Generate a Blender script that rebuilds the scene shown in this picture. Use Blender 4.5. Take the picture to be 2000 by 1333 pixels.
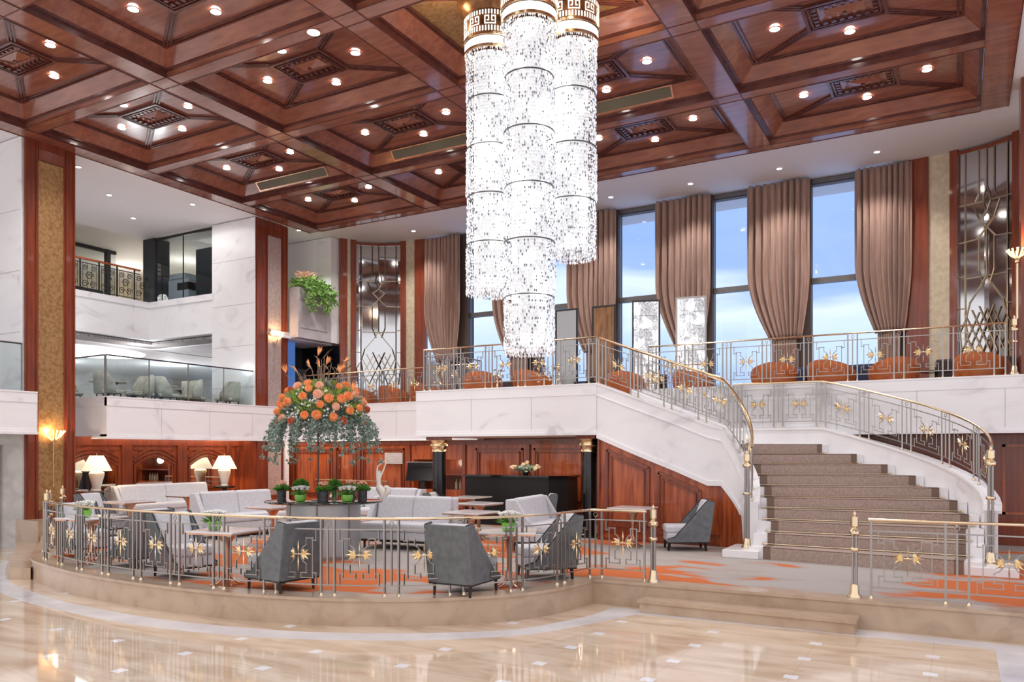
import bpy, math, random
from mathutils import Vector, Matrix
random.seed(7)
S = bpy.context.scene
C = S.collection
PI = math.pi
for o in list(bpy.data.objects):
    bpy.data.objects.remove(o)

# ------------------------------------------------------------------ camera
YAW = 0.5147
cd = bpy.data.cameras.new('camera'); cam = bpy.data.objects.new('camera', cd); C.objects.link(cam)
cam.location = (0, 0, 2.07); cam.rotation_euler = (PI/2, 0, YAW)
cd.sensor_width = 36; cd.lens = 36*1543/2000; cd.shift_y = 0.10775; cd.clip_end = 200
S.camera = cam

# ------------------------------------------------------------------ world: neutral fill added behind the camera, windows face a pale dusk sky
W = bpy.data.worlds.new('sky_and_fill'); S.world = W; W.use_nodes = True
nt = W.node_tree; N = nt.nodes; L = nt.links; N.clear()
tc = N.new('ShaderNodeTexCoord'); sx = N.new('ShaderNodeSeparateXYZ'); L.new(tc.outputs['Generated'], sx.inputs[0])
no = N.new('ShaderNodeTexNoise'); no.inputs['Scale'].default_value = 3; no.inputs['Detail'].default_value = 4
mp = N.new('ShaderNodeMapping'); mp.inputs['Scale'].default_value = (1, 1, 5); L.new(tc.outputs['Generated'], mp.inputs[0]); L.new(mp.outputs[0], no.inputs['Vector'])
ma = N.new('ShaderNodeMath'); ma.operation = 'MULTIPLY_ADD'; ma.inputs[1].default_value = 0.22; L.new(no.outputs[0], ma.inputs[0]); L.new(sx.outputs['Z'], ma.inputs[2])
cr = N.new('ShaderNodeValToRGB'); L.new(ma.outputs[0], cr.inputs[0])
e = cr.color_ramp.elements
e[0].position = 0.16; e[0].color = (.36, .50, .86, 1)
e[1].position = 0.44; e[1].color = (.24, .40, .82, 1)
q = e.new(0.24); q.color = (.52, .66, .95, 1)
q = e.new(0.29); q.color = (.70, .80, 1.0, 1)
q = e.new(0.33); q.color = (.34, .48, .85, 1)
sy = N.new('ShaderNodeMapRange'); sy.inputs[1].default_value = -0.1; sy.inputs[2].default_value = 0.35; L.new(sx.outputs['Y'], sy.inputs[0])
mx = N.new('ShaderNodeMix'); mx.data_type = 'RGBA'; L.new(sy.outputs[0], mx.inputs[0]); mx.inputs[6].default_value = (.92, .885, .90, 1); L.new(cr.outputs[0], mx.inputs[7])
bg = N.new('ShaderNodeBackground'); bg.inputs[1].default_value = 0.78; L.new(mx.outputs[2], bg.inputs[0])
ow = N.new('ShaderNodeOutputWorld'); L.new(bg.outputs[0], ow.inputs[0])

S.view_settings.view_transform = 'Standard'; S.view_settings.look = 'None'; S.view_settings.gamma = 1
S.view_settings.use_curve_mapping = False
S.view_settings.exposure = 0.78
S.cycles.max_bounces = 7; S.cycles.diffuse_bounces = 4; S.cycles.glossy_bounces = 4; S.cycles.transmission_bounces = 4
S.cycles.transparent_max_bounces = 10; S.cycles.caustics_reflective = False; S.cycles.caustics_refractive = False
S.cycles.sample_clamp_indirect = 6; S.cycles.use_denoising = True; S.cycles.blur_glossy = 0.5

def lamp(name, kind, loc, power, color=(1, .96, .93), radius=.1, spot=None, rot=(0, 0, 0), size=None):
    l = bpy.data.lights.new(name, kind); l.energy = power; l.color = color
    if kind == 'AREA':
        l.shape = 'RECTANGLE'; l.size, l.size_y = size
    else:
        l.shadow_soft_size = radius
    if spot: l.spot_size = spot; l.spot_blend = .6
    o = bpy.data.objects.new(name, l); C.objects.link(o); o.location = loc; o.rotation_euler = rot
    return o

# ------------------------------------------------------------------ materials
def mat(name, col, rough=.5, metal=0, spec=.5, coat=0, emit=None, es=0, trans=0, ior=1.45, alpha=1):
    m = bpy.data.materials.new(name); m.use_nodes = True; b = m.node_tree.nodes['Principled BSDF']
    b.inputs['Base Color'].default_value = (*col, 1); b.inputs['Roughness'].default_value = rough
    b.inputs['Metallic'].default_value = metal; b.inputs['Specular IOR Level'].default_value = spec
    b.inputs['Coat Weight'].default_value = coat; b.inputs['Coat Roughness'].default_value = .06
    b.inputs['Transmission Weight'].default_value = trans; b.inputs['IOR'].default_value = ior; b.inputs['Alpha'].default_value = alpha
    if emit: b.inputs['Emission Color'].default_value = (*emit, 1); b.inputs['Emission Strength'].default_value = es
    return m
def noisy(m, cols, scale=(1, 1, 1), detail=5, nscale=4, dist=0, bump=0, pos=(.35, .65)):
    t = m.node_tree; n = t.nodes; l = t.links; b = n['Principled BSDF']
    tc = n.new('ShaderNodeTexCoord'); mp = n.new('ShaderNodeMapping'); mp.inputs['Scale'].default_value = scale
    l.new(tc.outputs['Object'], mp.inputs[0])
    x = n.new('ShaderNodeTexNoise'); x.inputs['Scale'].default_value = nscale; x.inputs['Detail'].default_value = detail; x.inputs['Distortion'].default_value = dist
    l.new(mp.outputs[0], x.inputs['Vector'])
    r = n.new('ShaderNodeValToRGB'); l.new(x.outputs[0], r.inputs[0]); e = r.color_ramp.elements
    e[0].position, e[1].position = pos; e[0].color = (*cols[0], 1); e[1].color = (*cols[-1], 1)
    for k, c in enumerate(cols[1:-1]):
        e.new(pos[0]+(pos[1]-pos[0])*(k+1)/(len(cols)-1)).color = (*c, 1)
    l.new(r.outputs[0], b.inputs['Base Color'])
    if bump:
        bp = n.new('ShaderNodeBump'); bp.inputs['Strength'].default_value = bump; bp.inputs['Distance'].default_value = .01
        l.new(x.outputs[0], bp.inputs['Height']); l.new(bp.outputs[0], b.inputs['Normal'])
    return m
M = {}
M['ceil_wood'] = noisy(mat('ceiling_mahogany', (.25, .08, .05), .2, spec=.6, coat=.55), [(.25, .085, .055), (.30, .105, .066), (.35, .13, .08)], (1.0, 5, 5), 4, 2.0, .2)
M['ceil_dark'] = noisy(mat('ceiling_dark_moulding', (.08, .02, .015), .25, coat=.4), [(.10, .03, .024), (.15, .045, .034)], (2, 2, 2), 4, 3)
M['wood'] = noisy(mat('lounge_mahogany', (.4, .1, .03), .28, coat=.4), [(.25, .045, .016), (.40, .085, .024), (.50, .125, .035)], (9, 9, .8), 5, 1.6, .5)
M['wood_dark'] = noisy(mat('mahogany_frame', (.2, .05, .02), .28, coat=.4), [(.17, .035, .016), (.26, .055, .022)], (9, 9, .8), 5, 1.6, .4)
M['white'] = noisy(mat('white_marble', (.8, .78, .8), .22, coat=.2), [(.67, .65, .67), (.83, .815, .835), (.86, .85, .865)], (1, 1, 1.6), 7, .9, 1.4, pos=(.3, .5))
M['plaster'] = mat('white_plaster', (.86, .845, .865), .7)
M['greymarble'] = noisy(mat('grey_marble', (.6, .58, .56), .25), [(.5, .48, .46), (.66, .64, .62)], (1, 1, 2), 6, 1.5, 1)
M['beige'] = noisy(mat('beige_marble', (.5, .38, .28), .3, coat=.3), [(.42, .30, .21), (.48, .355, .255), (.52, .39, .285)], (1, 1, 1), 8, 3, .6)
M['inlay'] = noisy(mat('white_marble_inlay', (.8, .8, .84), .1, coat=.3), [(.66, .66, .70), (.82, .82, .86)], (1, 1, 1), 5, 2)
M['gold_leaf'] = noisy(mat('gold_leaf_panel', (.5, .3, .08), .38, metal=.55), [(.33, .17, .065), (.43, .245, .10), (.50, .30, .135)], (3, 3, 3), 4, 5)
M['rose_panel'] = noisy(mat('silvery_rose_panel', (.6, .48, .45), .4, metal=.3), [(.50, .37, .34), (.62, .50, .47)], (3, 3, 3), 4, 5)
M['gold_pale'] = noisy(mat('pale_gold_paper', (.7, .58, .3), .45, metal=.3), [(.52, .43, .30), (.64, .54, .40)], (3, 3, 3), 5, 3)
M['brass'] = mat('polished_brass', (.78, .62, .42), .2, metal=1)
M['gold'] = mat('gilt_leaf', (.88, .70, .44), .24, metal=1)
M['steel'] = mat('brushed_steel', (.36, .335, .315), .3, metal=.9)
M['darksteel'] = mat('dark_bronze', (.10, .09, .09), .35, metal=.8)
M['black'] = mat('black_lacquer', (.006, .006, .007), .18, coat=.4)
M['blackmetal'] = mat('black_metal', (.02, .02, .022), .4)
M['copper'] = noisy(mat('copper_pedestal', (.6, .33, .22), .25, metal=1), [(.56, .30, .20), (.72, .44, .32)], (1, 1, 1), 3, 5)
M['grey'] = noisy(mat('charcoal_leather', (.1, .11, .12), .45), [(.11, .118, .125), (.15, .16, .17)], (1, 1, 1), 6, 12)
M['lightgrey'] = noisy(mat('pale_grey_fabric', (.5, .5, .53), .85), [(.54, .54, .575), (.62, .62, .655)], (1, 1, 1), 8, 25)
M['piping'] = mat('black_piping', (.02, .02, .024), .5)
M['leg'] = mat('dark_wood_leg', (.012, .009, .008), .35)
M['leather'] = noisy(mat('rust_leather', (.5, .13, .03), .4), [(.40, .095, .022), (.54, .15, .04)], (1, 1, 1), 5, 5)
M['cream'] = noisy(mat('sage_fabric', (.4, .39, .31), .85), [(.44, .43, .36), (.54, .52, .45)], (1, 1, 1), 5, 12)
M['curtain'] = noisy(mat('brown_velvet', (.3, .18, .13), .75), [(.30, .18, .14), (.39, .25, .195)], (6, 6, .5), 5, 3)
M['curtain'].node_tree.nodes['Principled BSDF'].inputs['Sheen Weight'].default_value = .3
M['pier'] = mat('dark_brown_pier', (.10, .065, .05), .5)
M['mullion'] = mat('bronze_mullion', (.16, .15, .15), .4, metal=.5)
M['ivory'] = mat('ivory_ceramic', (.78, .73, .66), .25, coat=.4)
M['shade'] = mat('linen_shade', (.9, .8, .6), .8, emit=(1, .84, .58), es=.55)
M['lampglow'] = mat('lamp_bulb', (1, 1, 1), .5, emit=(1, .97, .93), es=14)
M['warmglow'] = mat('warm_glow', (1, .8, .4), .5, emit=(1, .68, .28), es=9)
M['softglow'] = mat('ceiling_light_panel', (1, 1, 1), .5, emit=(.97, .98, 1), es=2.2)
M['crystal'] = mat('crystal_bead', (.95, .96, 1), .05, spec=1, metal=.5, emit=(.93, .95, 1), es=.06)
M['crystal'].node_tree.nodes['Principled BSDF'].inputs['Coat Weight'].default_value = 1
M['glowcore'] = noisy(mat('chandelier_core', (.5, .5, .5), .5, emit=(.97, .98, 1), es=1.0), [(.3, .3, .3), (.4, .4, .4)])
_t = M['glowcore'].node_tree; _b = _t.nodes['Principled BSDF']; _x = _t.nodes.new('ShaderNodeTexNoise'); _x.inputs['Scale'].default_value = 2.6; _x.inputs['Detail'].default_value = 1
_m = _t.nodes.new('ShaderNodeMapRange'); _m.inputs[1].default_value = .50; _m.inputs[2].default_value = .72; _m.inputs[3].default_value = .34; _m.inputs[4].default_value = 5
_tc = _t.nodes.new('ShaderNodeTexCoord'); _t.links.new(_tc.outputs['Object'], _x.inputs['Vector']); _t.links.new(_x.outputs[0], _m.inputs[0]); _t.links.new(_m.outputs[0], _b.inputs['Emission Strength'])
_t = M['crystal'].node_tree; _b = _t.nodes['Principled BSDF']; _g = _t.nodes.new('ShaderNodeNewGeometry'); _r = _t.nodes.new('ShaderNodeValToRGB')
_r.color_ramp.interpolation = 'CONSTANT'; _r.color_ramp.elements[0].color = (.22, .23, .26, 1); _r.color_ramp.elements[1].position = .18; _r.color_ramp.elements[1].color = (.95, .96, 1, 1)  # a share of beads coloured dark to imitate refracting facets
_t.links.new(_g.outputs['Random Per Island'], _r.inputs[0]); _t.links.new(_r.outputs[0], _b.inputs['Base Color'])
_m2 = _t.nodes.new('ShaderNodeMapRange'); _m2.inputs[1].default_value = .22; _m2.inputs[2].default_value = 1; _m2.inputs[3].default_value = 0; _m2.inputs[4].default_value = .35; _t.links.new(_g.outputs['Random Per Island'], _m2.inputs[0]); _t.links.new(_m2.outputs[0], _b.inputs['Emission Strength'])  # random glow put into the beads as sparkle
M['ventback'] = mat('olive_vent', (.13, .115, .075), .5)
M['collar'] = noisy(mat('dark_gilt_collar', (.25, .12, .05), .3, metal=.7), [(.16, .07, .035), (.30, .15, .06)], (3, 3, 3), 4, 4)
M['screen'] = mat('dark_screen', (.01, .01, .012), .15)
M['mirror'] = mat('mirror', (.86, .86, .86), .02, metal=1)
M['leafgreen'] = noisy(mat('leaf_green', (.1, .3, .04), .5), [(.045, .17, .02), (.16, .36, .05)], (1, 1, 1), 3, 14)
M['ivy'] = noisy(mat('ivy_green', (.1, .3, .04), .5), [(.07, .2, .03), (.3, .5, .12)], (1, 1, 1), 3, 9)
M['euca'] = noisy(mat('eucalyptus', (.2, .3, .24), .6), [(.13, .22, .17), (.34, .42, .36)], (1, 1, 1), 3, 14)
M['lime'] = mat('lime_leaf', (.38, .52, .08), .5)
M['orange'] = noisy(mat('orange_protea', (.9, .3, .06), .6), [(.88, .27, .07), (.95, .46, .20)], (1, 1, 1), 3, 20)
M['peach'] = noisy(mat('peach_petal', (.9, .55, .4), .6), [(.85, .38, .2), (.9, .62, .5)], (1, 1, 1), 3, 14)
M['rust'] = mat('rust_petal', (.55, .13, .06), .6)
M['whitepetal'] = mat('white_petal', (.86, .85, .82), .6)
M['stem'] = mat('brown_stem', (.22, .14, .09), .7)
M['greenwater'] = mat('green_glass_bowl', (.2, .5, .06), .1, coat=.6)
M['tabletop'] = noisy(mat('pale_stone_tabletop', (.7, .68, .7), .18, coat=.3), [(.60, .58, .60), (.74, .72, .74)], (1, 1, 1), 5, 3)
M['ironwork'] = mat('wrought_iron', (.012, .012, .014), .4)
M['cool'] = mat('office_machine_white', (.5, .55, .6), .5)
M['dim'] = mat('dark_cabinet', (.03, .032, .04), .35)
M['blueglass'] = mat('blue_glass', (.05, .14, .35), .1, emit=(.08, .2, .55), es=.35)
M['darkgrey'] = mat('dark_grey_laminate', (.12, .13, .14), .4)
M['slat'] = noisy(mat('slatted_soffit', (.3, .28, .27), .6), [(.2, .18, .175), (.4, .37, .36)], (14, 14, .2), 2, 3, pos=(.45, .55))
M['plaque'] = noisy(mat('frosted_plaque', (.55, .5, .5), .4), [(.42, .36, .36), (.62, .58, .58)], (1, 1, 30), 2, 4)
M['cable'] = mat('label_text_grey', (.12, .12, .12), .6)

def glassmat(name, tint, refl=.08):
    m = bpy.data.materials.new(name); m.use_nodes = True; t = m.node_tree; n = t.nodes; l = t.links; n.clear()
    tr = n.new('ShaderNodeBsdfTransparent'); tr.inputs[0].default_value = (*tint, 1)
    gl = n.new('ShaderNodeBsdfGlossy'); gl.inputs['Roughness'].default_value = .02
    fr = n.new('ShaderNodeLayerWeight'); pw = n.new('ShaderNodeMath'); pw.operation = 'POWER'; pw.inputs[1].default_value = 4; l.new(fr.outputs['Facing'], pw.inputs[0])
    ad = n.new('ShaderNodeMath'); ad.operation = 'MULTIPLY_ADD'; ad.inputs[1].default_value = .5; ad.inputs[2].default_value = refl; l.new(pw.outputs[0], ad.inputs[0])
    mi = n.new('ShaderNodeMixShader'); l.new(ad.outputs[0], mi.inputs[0]); l.new(tr.outputs[0], mi.inputs[1]); l.new(gl.outputs[0], mi.inputs[2])
    o = n.new('ShaderNodeOutputMaterial'); l.new(mi.outputs[0], o.inputs[0]); return m
M['glass'] = glassmat('clear_glass', (.97, .99, 1), .02)
M['glass_green'] = glassmat('balustrade_glass', (.90, .95, .95), .03)
M['glass_dark'] = glassmat('smoked_glass', (.82, .85, .86), .02)
M['artglass'] = glassmat('art_glass', (.62, .64, .66), .42)

def floor_material():
    m = mat('polished_floor_marble', (.6, .45, .33), .07, coat=.3); t = m.node_tree; n = t.nodes; l = t.links; b = n['Principled BSDF']
    tc = n.new('ShaderNodeTexCoord')
    x = n.new('ShaderNodeTexNoise'); x.inputs['Scale'].default_value = 1.6; x.inputs['Detail'].default_value = 8; x.inputs['Distortion'].default_value = .8
    mp = n.new('ShaderNodeMapping'); mp.inputs['Scale'].default_value = (.6, 2.2, 1); mp.inputs['Rotation'].default_value = (0, 0, .5); l.new(tc.outputs['Object'], mp.inputs[0]); l.new(mp.outputs[0], x.inputs['Vector'])
    r = n.new('ShaderNodeValToRGB'); l.new(x.outputs[0], r.inputs[0]); e = r.color_ramp.elements
    e[0].position = .32; e[0].color = (.56, .41, .28, 1); e[1].position = .7; e[1].color = (.80, .67, .54, 1); e.new(.5).color = (.70, .55, .41, 1)
    sp = n.new('ShaderNodeSeparateXYZ'); l.new(tc.outputs['Object'], sp.inputs[0])
    def math_(op, a, bb=None, c=None):
        k = n.new('ShaderNodeMath'); k.operation = op
        for i, v in enumerate((a, bb, c)):
            if v is None: continue
            if isinstance(v, (int, float)): k.inputs[i].default_value = v
            else: l.new(v, k.inputs[i])
        return k.outputs[0]
    PX, PY = 1.11, .725
    u = math_('ADD', math_('DIVIDE', math_('ADD', sp.outputs['X'], .23), PX), 100.5)
    v = math_('ADD', math_('DIVIDE', math_('ADD', sp.outputs['Y'], -6.84), PY), 100.5)
    fu = math_('MULTIPLY', math_('ABSOLUTE', math_('SUBTRACT', math_('FRACT', u), .5)), PX)
    fv = math_('MULTIPLY', math_('ABSOLUTE', math_('SUBTRACT', math_('FRACT', v), .5)), PY)
    ins = math_('MULTIPLY', math_('LESS_THAN', fu, .062), math_('LESS_THAN', fv, .062))
    # thin joints between the slabs, through the insets
    jn = math_('MAXIMUM', math_('LESS_THAN', fu, .004), math_('LESS_THAN', fv, .004))
    inside = math_('MULTIPLY', math_('LESS_THAN', sp.outputs['X'], .3), math_('LESS_THAN', sp.outputs['Y'], 9.5))
    ins = math_('MULTIPLY', ins, inside)
    mj = n.new('ShaderNodeMix'); mj.data_type = 'RGBA'; l.new(math_('MULTIPLY', jn, .25), mj.inputs[0]); l.new(r.outputs[0], mj.inputs[6]); mj.inputs[7].default_value = (.3, .2, .14, 1)
    mi = n.new('ShaderNodeMix'); mi.data_type = 'RGBA'; l.new(ins, mi.inputs[0]); l.new(mj.outputs[2], mi.inputs[6]); mi.inputs[7].default_value = (.86, .86, .88, 1)
    l.new(mi.outputs[2], b.inputs['Base Color'])
    return m
M['floor'] = floor_material(); M['floor'].node_tree.nodes['Principled BSDF'].inputs['Roughness'].default_value = .05
def carpet_material():
    m = mat('lounge_carpet', (.5, .45, .4), .95, spec=.1); t = m.node_tree; n = t.nodes; l = t.links; b = n['Principled BSDF']
    tc = n.new('ShaderNodeTexCoord'); mp = n.new('ShaderNodeMapping'); mp.inputs['Scale'].default_value = (.42, .75, 1); mp.inputs['Location'].default_value = (3.1, 1.7, 0); l.new(tc.outputs['Object'], mp.inputs[0])
    x = n.new('ShaderNodeTexNoise'); x.inputs['Scale'].default_value = 1.5; x.inputs['Detail'].default_value = 2.5; l.new(mp.outputs[0], x.inputs['Vector'])
    r = n.new('ShaderNodeValToRGB'); l.new(x.outputs[0], r.inputs[0]); e = r.color_ramp.elements
    e[0].position = .50; e[0].color = (.47, .41, .375, 1); e[1].position = .55; e[1].color = (.68, .19, .07, 1); e.new(.40).color = (.50, .455, .43, 1)
    y = n.new('ShaderNodeTexNoise'); y.inputs['Scale'].default_value = 60; l.new(tc.outputs['Object'], y.inputs['Vector'])
    mi = n.new('ShaderNodeMix'); mi.data_type = 'RGBA'; mi.blend_type = 'MULTIPLY'; mi.inputs[0].default_value = .35; l.new(r.outputs[0], mi.inputs[6]); l.new(y.outputs[0], mi.inputs[7])
    l.new(mi.outputs[2], b.inputs['Base Color'])
    return m
M['carpet'] = carpet_material()
M['runner'] = noisy(mat('taupe_stair_carpet', (.23, .17, .13), .95, spec=.1), [(.35, .26, .22), (.45, .35, .30)], (1, 1, 1), 6, 30)
M['runner_edge'] = mat('brown_runner_border', (.22, .155, .12), .95, spec=.1)

M['lampglow2'] = mat('frosted_band', (1, 1, 1), .5, emit=(1, .95, .88), es=1.5)
M['lampglow3'] = mat('glowing_fret', (1, 1, 1), .5, emit=(1, .93, .80), es=.85)
M['artglass_back'] = mat('silvered_art_glass', (.60, .62, .64), .07, metal=1)
M['brass_dull'] = mat('dull_brass_leading', (.40, .32, .22), .32, metal=1)
M['greymarble2'] = noisy(mat('veined_ledge_marble', (.62, .58, .6), .3), [(.52, .48, .5), (.64, .60, .62)], (1, 1, 1), 6, 2, 1)
M['darkpot'] = noisy(mat('woven_dark_pot', (.03, .03, .035), .5), [(.015, .015, .02), (.09, .085, .09)], (6, 6, 10), 2, 10, pos=(.48, .52))
M['black_top'] = mat('black_glass_top', (.012, .008, .008), .06, coat=1)
M['drum'] = mat('antique_mirror_drum', (.42, .445, .45), .42, metal=.7)
M['blackdesk'] = mat('matt_black_counter', (.010, .010, .013), .5)
M['roses'] = mat('cream_rose', (.82, .66, .50), .6)
M['fanglow'] = mat('glowing_gilt_blade', (.9, .62, .25), .3, metal=.6, emit=(1, .80, .45), es=.8)
M['navy'] = mat('navy_velvet', (.018, .03, .07), .7)
M['dusk'] = mat('dark_brown_velvet', (.05, .03, .03), .7)
M['bronzeglass'] = noisy(mat('bronze_mesh_panel', (.25, .13, .06), .3, metal=.5), [(.16, .08, .04), (.34, .17, .08)], (4, 4, 1), 5, 2)
M['greyglass'] = mat('grey_tinted_mirror', (.34, .34, .34), .12, metal=.8)

# ------------------------------------------------------------------ mesh helpers
class MB:
    def __init__(s): s.v = []; s.f = []
    def add(s, vs, fs):
        k = len(s.v); s.v += [tuple(p) for p in vs]; s.f += [tuple(i+k for i in f) for f in fs]; return s
    def box(s, x0, x1, y0, y1, z0, z1):
        return s.add([(x0, y0, z0), (x1, y0, z0), (x1, y1, z0), (x0, y1, z0), (x0, y0, z1), (x1, y0, z1), (x1, y1, z1), (x0, y1, z1)],
                     [(0, 3, 2, 1), (4, 5, 6, 7), (0, 1, 5, 4), (1, 2, 6, 5), (2, 3, 7, 6), (3, 0, 4, 7)])
    def bar(s, a, b, w, h=None, ext=0):
        a = Vector(a); b = Vector(b); d = b-a
        if d.length < 1e-6: return s
        d.normalize(); a = a-d*ext; b = b+d*ext
        up = Vector((0, 0, 1)) if abs(d.z) < .9 else Vector((1, 0, 0)) if abs(d.x) < .5 else Vector((0, 1, 0))
        if abs(d.z) >= .9: up = Vector((BARN[0], BARN[1], 0))
        x = d.cross(up).normalized(); y = x.cross(d).normalized(); h = h or w
        vs = []
        for p in (a, b):
            for sx, sy in ((-1, -1), (1, -1), (1, 1), (-1, 1)): vs.append(p+x*(sx*w/2)+y*(sy*h/2))
        return s.add(vs, [(0, 1, 2, 3), (7, 6, 5, 4), (0, 4, 5, 1), (1, 5, 6, 2), (2, 6, 7, 3), (3, 7, 4, 0)])
    def tube(s, pts, r, n=8, cap=True):
        pts = [Vector(p) for p in pts]; rs = r if isinstance(r, (list, tuple)) else [r]*len(pts)
        k = len(s.v); up = None
        for i, p in enumerate(pts):
            d = (pts[min(i+1, len(pts)-1)]-pts[max(i-1, 0)]).normalized()
            if up is None: up = Vector((0, 0, 1)) if abs(d.z) < .9 else Vector((1, 0, 0))
            x = d.cross(up)
            if x.length < 1e-3: x = d.cross(Vector((.3, 1, .2)))
            x.normalize(); y = x.cross(d).normalized(); up = y
            for j in range(n):
                a = 2*PI*j/n; s.v.append(tuple(p+(x*math.cos(a)+y*math.sin(a))*rs[i]))
        m = len(pts)
        for i in range(m-1):
            for j in range(n): s.f.append((k+i*n+j, k+i*n+(j+1) % n, k+(i+1)*n+(j+1) % n, k+(i+1)*n+j))
        if cap: s.f.append(tuple(k+j for j in range(n))[::-1]); s.f.append(tuple(k+(m-1)*n+j for j in range(n)))
        return s
    def lathe(s, prof, c=(0, 0, 0), n=24, sx=1, sy=1, cap=True):
        k = len(s.v)
        for r, z in prof:
            for j in range(n):
                a = 2*PI*j/n; s.v.append((c[0]+r*math.cos(a)*sx, c[1]+r*math.sin(a)*sy, c[2]+z))
        m = len(prof)
        for i in range(m-1):
            for j in range(n): s.f.append((k+i*n+j, k+i*n+(j+1) % n, k+(i+1)*n+(j+1) % n, k+(i+1)*n+j))
        if cap: s.f.append(tuple(k+j for j in range(n))[::-1]); s.f.append(tuple(k+(m-1)*n+j for j in range(n)))
        return s
    def prism(s, poly, z0, z1):
        n = len(poly); zz0 = z0 if isinstance(z0, list) else [z0]*n; zz1 = z1 if isinstance(z1, list) else [z1]*n
        vs = [(p[0], p[1], a) for p, a in zip(poly, zz0)]+[(p[0], p[1], a) for p, a in zip(poly, zz1)]
        return s.add(vs, [tuple(range(n))[::-1], tuple(range(n, 2*n))]+[(i, (i+1) % n, n+(i+1) % n, n+i) for i in range(n)])
    def strip(s, path, zb, zt, th, side=1):
        # wall that follows a plan path; thickness goes to the left (side=1) of the direction of travel
        n = len(path); P = [Vector((p[0], p[1])) for p in path]; off = []
        for i in range(n):
            d = (P[min(i+1, n-1)]-P[max(i-1, 0)]).normalized(); nn = Vector((-d.y, d.x))*side*th; off.append(P[i]+nn)
        vs = []
        for i in range(n):
            a, b = P[i], off[i]; vs += [(a.x, a.y, zb[i]), (b.x, b.y, zb[i]), (b.x, b.y, zt[i]), (a.x, a.y, zt[i])]
        fs = [(0, 1, 2, 3), tuple(4*(n-1)+j for j in (3, 2, 1, 0))]
        for i in range(n-1):
            for j in range(4): fs.append((4*i+j, 4*(i+1)+j, 4*(i+1)+(j+1) % 4, 4*i+(j+1) % 4))
        return s.add(vs, fs)
    def ball(s, c, r, n=8, m=6, sc=(1, 1, 1)):
        k = len(s.v)
        for i in range(m+1):
            t = PI*i/m
            for j in range(n):
                a = 2*PI*j/n; s.v.append((c[0]+r*sc[0]*math.sin(t)*math.cos(a), c[1]+r*sc[1]*math.sin(t)*math.sin(a), c[2]+r*sc[2]*math.cos(t)))
        for i in range(m):
            for j in range(n): s.f.append((k+i*n+j, k+(i+1)*n+j, k+(i+1)*n+(j+1) % n, k+i*n+(j+1) % n))
        return s
    def leaf(s, p, d, w, l, up=None):
        p = Vector(p); d = Vector(d).normalized(); up = Vector(up) if up else Vector((random.uniform(-1, 1), random.uniform(-1, 1), random.uniform(-1, 1)))
        x = d.cross(up)
        if x.length < 1e-3: x = d.cross(Vector((1, .2, .1)))
        x.normalize(); nn = x.cross(d)
        a = p+d*l*.45+nn*l*.06
        return s.add([p, a+x*w/2, p+d*l, a-x*w/2, a+nn*w*.12, a-nn*w*.12], [(0, 1, 4), (1, 2, 4), (2, 3, 4), (3, 0, 4), (0, 5, 1), (1, 5, 2), (2, 5, 3), (3, 5, 0)])
    def xf(s, mtx, start=0):
        s.v = s.v[:start]+[tuple(mtx @ Vector(p)) for p in s.v[start:]]; return s
    def build(s, name, m, parent=None, smooth=False, bevel=0):
        me = bpy.data.meshes.new(name); me.from_pydata(s.v, [], s.f); me.materials.append(M[m] if isinstance(m, str) else m)
        import bmesh
        bm = bmesh.new(); bm.from_mesh(me); bmesh.ops.recalc_face_normals(bm, faces=bm.faces)
        bm.to_mesh(me); bm.free()
        if smooth:
            me.polygons.foreach_set('use_smooth', [True]*len(me.polygons))
            if smooth != 2: me.set_sharp_from_angle(angle=math.radians(40))
        o = bpy.data.objects.new(name, me); C.objects.link(o)
        if parent: o.parent = parent
        if bevel:
            b = o.modifiers.new('bevel', 'BEVEL'); b.width = bevel; b.segments = 2; b.limit_method = 'ANGLE'
        return o
BARN = (1, 0)
def tag(o, label, cat, group=None, kind=None):
    o['label'] = label; o['category'] = cat
    if group: o['group'] = group
    if kind: o['kind'] = kind
    return o
def thing(name, loc=(0, 0, 0), rz=0):
    o = bpy.data.objects.new(name, None); C.objects.link(o); o.location = loc; o.rotation_euler = (0, 0, rz); o.empty_display_size = .1
    return o
def struct(o): o['kind'] = 'structure'; return o
KIDS = {}
def dup(root, loc, rz=0, label=None, scale=None):
    r = root.copy(); C.objects.link(r); r.location = loc; r.rotation_euler = (0, 0, rz)
    if scale: r.scale = scale
    if label: r['label'] = label
    for ch in kids(root):
        c = ch.copy(); C.objects.link(c); c.parent = r
        for g in kids(ch):
            k = g.copy(); C.objects.link(k); k.parent = c
    return r
def kids(o):
    if o.name not in KIDS: KIDS[o.name] = list(o.children)
    return KIDS[o.name]
def arc(cx, cy, rx, ry, a0, a1, n):
    return [(cx+rx*math.cos(math.radians(a0+(a1-a0)*i/n)), cy+ry*math.sin(math.radians(a0+(a1-a0)*i/n))) for i in range(n+1)]
def lerp(a, b, t): return a+(b-a)*t

ZP = .33; ZM = 3.10; ZC = 8.74
# ================================================================== SHELL
struct(MB().box(-24, 9, -4, 22, -.1, 0).build('floor', 'floor'))
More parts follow.
